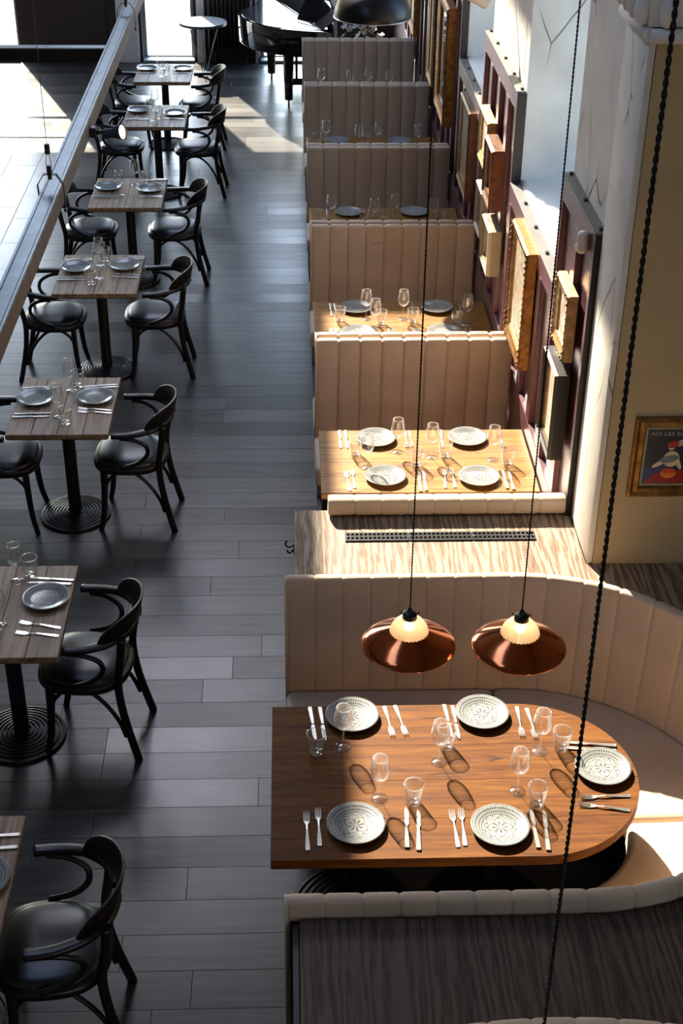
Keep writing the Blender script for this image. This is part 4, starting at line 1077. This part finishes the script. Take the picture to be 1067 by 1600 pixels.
def ell(cx_, cz, rx, rz, n=20, a=0): return [(cx_ + rx * math.cos(2 * PI * i / n) * math.cos(a) - rz * math.sin(2 * PI * i / n) * math.sin(a), cz + rx * math.cos(2 * PI * i / n) * math.sin(a) + rz * math.sin(2 * PI * i / n) * math.cos(a)) for i in range(n)]
x0, x1, z0, z1 = bw + mgn, W - bw - mgn, bw + mgn, Hh - bw - mgn
flat('night_sky', [(x0, z0), (x1, z0), (x1, z1), (x0, z1)], -.0065, srgb(16, 24, 44))
flat('blue_hill', [(x0, z0 + .07), (x0 + .06, z0 + .115), (x0 + .11, z0 + .09), (x0 + .11, z0 + .02), (x0, z0)], -.0068, srgb(34, 52, 112))
flat('red_cloth', [(x0 + .006, z0 + .006), (x0 + .05, z0 + .052), (x0 + .10, z0 + .066), (x1 - .04, z0 + .066), (x1, z0 + .03), (x1, z0), (x0 + .012, z0)], -.0071, srgb(150, 22, 18))
flat('figure_torso', ell(x0 + .118, z0 + .125, .036, .040), -.0074, srgb(216, 196, 160))
flat('figure_arm', ell(x0 + .075, z0 + .108, .046, .010, a=.55), -.0077, srgb(222, 204, 170))
flat('figure_arm', ell(x0 + .150, z0 + .105, .036, .010, a=2.0), -.0077, srgb(222, 204, 170))
flat('grey_boa', ell(x0 + .108, z0 + .125, .044, .018, a=.2), -.0079, srgb(110, 118, 120))
flat('figure_head', ell(x0 + .112, z0 + .185, .014, .017), -.0077, srgb(216, 190, 156))
flat('red_hair', ell(x0 + .118, z0 + .198, .026, .017, a=.2), -.0080, srgb(170, 40, 22))
flat('white_plume', ell(x0 + .15, z0 + .205, .022, .014, a=.6), -.0078, srgb(170, 172, 166))
flat('orange_bowl', ell(x0 + .112, z0 + .052, .034, .024), -.0083, srgb(226, 120, 34))
flat('orange_bowl_band', ell(x0 + .112, z0 + .066, .032, .012), -.0086, srgb(206, 62, 24))
fc = bpy.data.curves.new('poster_title', 'FONT'); fc.body = 'AIX·LES·BAINS'; fc.size = .027; fc.extrude = .0002
fo = bpy.data.objects.new('poster_title_tmp', fc); COL.objects.link(fo)
bpy.context.view_layer.update()
tme = bpy.data.meshes.new_from_object(fo.evaluated_get(bpy.context.evaluated_depsgraph_get()))
bpy.data.objects.remove(fo)
wd = max(v.co.x for v in tme.vertices); kx = (x1 - x0 - .022) / wd
for v in tme.vertices: v.co.x *= kx
tt = obj('title_lettering', tme, pm('poster_title_ink', srgb(176, 180, 172)), P, (x0 + .012, -.0069, z1 - .030), rot=(PI / 2, 0, 0))
tt['label'] = 'pale capitals reading AIX LES BAINS'

# ================================================================== BACK OF THE HALL
# radiator
rd = thing('column_radiator', 'tall black column radiator on the dark end wall', 'radiator', (-1.02, BACK - .10, 0))
fin = MB()
fin.lathe([(.0, .155), (.020, .155), (.020, 1.75), (0, 1.75)], 10, (0, -.045)); fin.lathe([(.0, .155), (.020, .155), (.020, 1.75), (0, 1.75)], 10, (0, .03))
fin.box(-.019, .019, -.06, .045, .15, .20); fin.box(-.019, .019, -.06, .045, 1.72, 1.77)
fin = fin.mesh('column')
for k in range(11): obj('column', fin, 'radiator', rd, (.03 + .052 * k, 0, 0))
obj('valve', MB().tube([(.57, -.03, .19), (.64, -.03, .19), (.64, -.03, .0)], .010, 8).tube([(.64, -.05, .19), (.64, -.01, .19)], .018, 8), 'silver', rd)
for k in (1, 9): obj('foot', bxm(.03 + .052 * k - .012, .03 + .052 * k + .012, -.04, .03, 0, .151), 'radiator', rd)
# round side table with a V of thin rods
st = thing('side_table', 'round white side table on thin converging metal rods by the window', 'table', (-1.045, 17.98, 0))
obj('table_top', MB().lathe([(0, .612), (.285, .612), (.29, .616), (.29, .634), (.285, .638), (0, .638)], 48, smooth=False), 'disc', st)
obj('edge_band', MB().lathe([(.2905, .608), (.294, .608), (.294, .640), (.2905, .640)], 48, smooth=False, close=True), 'steel', st)
for a in (.3, 2.8, 4.7): obj('rod', MB().tube([(.20 * math.cos(a), .20 * math.sin(a), .612), (.025 * math.cos(a), .025 * math.sin(a), .02)], .006, 8), 'steel', st)
obj('foot_plate', MB().lathe([(.13, 0), (.13, .008), (.03, .022), (0, .022)], 30, smooth=False), 'steel', st)
# grand piano
pn = thing('grand_piano', 'glossy black grand piano with raised lid in front of the far window', 'piano', (0, 0, 0))
ol = smooth_path([(.45, 15.93, 0), (.30, 15.93, 0), (.07, 16.0, 0), (-.21, 16.13, 0), (-.42, 16.36, 0), (-.555, 16.68, 0), (-.565, 16.95, 0), (-.44, 17.2, 0), (-.36, 17.5, 0), (-.36, 17.95, 0), (-.2, 18.15, 0), (.2, 18.15, 0)], 5)
ol = [(p.x, p.y) for p in ol] + [(.5, 18.1), (.5, 15.95)]
obj('case_rim', MB().prism(ol, .70, .985).mesh('case', .006, 2, 60), 'pianoblack', pn)
cxo = sum(p[0] for p in ol) / len(ol); cyo = sum(p[1] for p in ol) / len(ol)
obj('soundboard', MB().prism([(x + (cxo - x) * .10, y + (cyo - y) * .07) for x, y in ol], .985, .990), 'pianofelt', pn)
lid = MB(); h0, h1 = Vector((.36, 15.98, 1.0)), Vector((-.28, 17.95, 1.0)); up_ = Vector((.66, .10, .45))
q = [h0, h1, h1 + up_ * .75, h0 + up_ * .9]; nrm = (h1 - h0).cross(up_).normalized() * .018
lid.add([p for p in q] + [p + nrm for p in q], [(0, 1, 2, 3), (7, 6, 5, 4), (0, 4, 5, 1), (1, 5, 6, 2), (2, 6, 7, 3), (3, 7, 4, 0)])
obj('lid', lid.mesh('lid', .004, 1), 'lidinner', pn)
fl2 = MB(); f0, f1 = Vector((.06, 16.05, 1.0)), Vector((.44, 15.97, 1.0))
q = [Vector((.10, 16.45, 1.0)), Vector((.47, 16.02, 1.0)), Vector((.50, 16.25, 1.14)), Vector((.46, 16.6, 1.20)), Vector((.34, 16.85, 1.22)), Vector((.20, 16.75, 1.14))]
fl2.add([p for p in q] + [p + Vector((0, .01, .016)) for p in q], [tuple(range(5, -1, -1)), tuple(range(6, 12))] + [(i, (i + 1) % 6, 6 + (i + 1) % 6, 6 + i) for i in range(6)])
obj('front_flap', fl2, 'pianoblack', pn)
obj('lid_prop', MB().tube([(-.45, 16.75, .985), (-.36, 17.15, 1.45)], .008, 6), 'pianoblack', pn)
for x, y in ((-.21, 17.78), (0.0, 16.58), (.42, 17.3)):
    lg = obj('leg', MB().lathe([(.10, .70), (.095, .64), (.062, .60), (.055, .30), (.05, .25), (.047, .07), (0, .07)], 8, smooth=False), 'pianoblack', pn, (x, y, 0))
    obj('caster', MB().tube([(-.012, 0, .028), (.012, 0, .028)], .028, 12).tube([(0, 0, .028), (0, 0, .075)], .014, 8), 'silver', lg)
obj('pedal_lyre', MB().box(.08, .11, 17.15, 17.35, .18, .70).box(.02, .20, 17.10, 17.42, .10, .18), 'pianoblack', pn)
obj('lyre_rod', MB().tube([(.02, 17.25, .13), (-.05, 17.4, .70)], .006, 6), 'silver', pn)
# flowers behind the farthest bench
ft_ = thing('pedestal_table', 'small dark pedestal table behind the farthest booth bench', 'table', (.86, 15.98, 0))
obj('table_top', MB().lathe([(0, .715), (.245, .715), (.25, .72), (.25, .735), (0, .735)], 36, smooth=False), 'blackframe', ft_)
obj('pole', MB().lathe([(.03, .03), (.03, .715)], 14, smooth=False), 'blackiron', ft_)
obj('base', BASE[.215], 'blackiron', ft_)
vs_ = thing('flower_vase', 'glass vase of white flowers behind the farthest bench under the dome lamp', 'flowers', (.80, 15.98, .7355))
obj('vase', MB().lathe([(0, 0), (.06, 0), (.065, .01), (.07, .12), (.055, .2), (.052, .2), (.066, .12), (.06, .014), (0, .012)], 24), 'glass', vs_)
pet = MB(); n = 8; vv = [(0, 0, 0)]
for i in range(n): 
    a = 2 * PI * i / n; vv.append((.024 + .022 * math.cos(a), .017 * math.sin(a), .010 + .010 * math.cos(a)))
for k in range(5):
    R_ = Matrix.Rotation(2 * PI * k / 5, 3, 'Z'); v = [R_ @ Vector(p) for p in vv]
    v += [p + Vector((0, 0, .002)) for p in v]
    pet.add(v, [tuple(range(1, n + 1)), tuple(range(n + 9 , n + 1, -1))] + [(1 + i, 1 + (i + 1) % n, n + 2 + (i + 1) % n, n + 2 + i) for i in range(n)])
pet = pet.mesh('blossom')
for k in range(30):
    a = random.uniform(0, 2 * PI); r = random.uniform(.03, .24); h = .34 - r * .4 + random.uniform(-.09, .05)
    x, y = r * math.cos(a) + .02, r * math.sin(a) * .5
    s = obj('flower_stem', MB().tube(smooth_path([(x * .1, y * .1, .03), (x * .35, y * .35, .2), (x, y, h)], 4), .0025, 5), 'stem', vs_)
    bl = obj('blossom', pet, 'petal', s, (x, y, h), rot=(random.uniform(-.9, .9), random.uniform(-.9, .9), random.uniform(0, 6)))
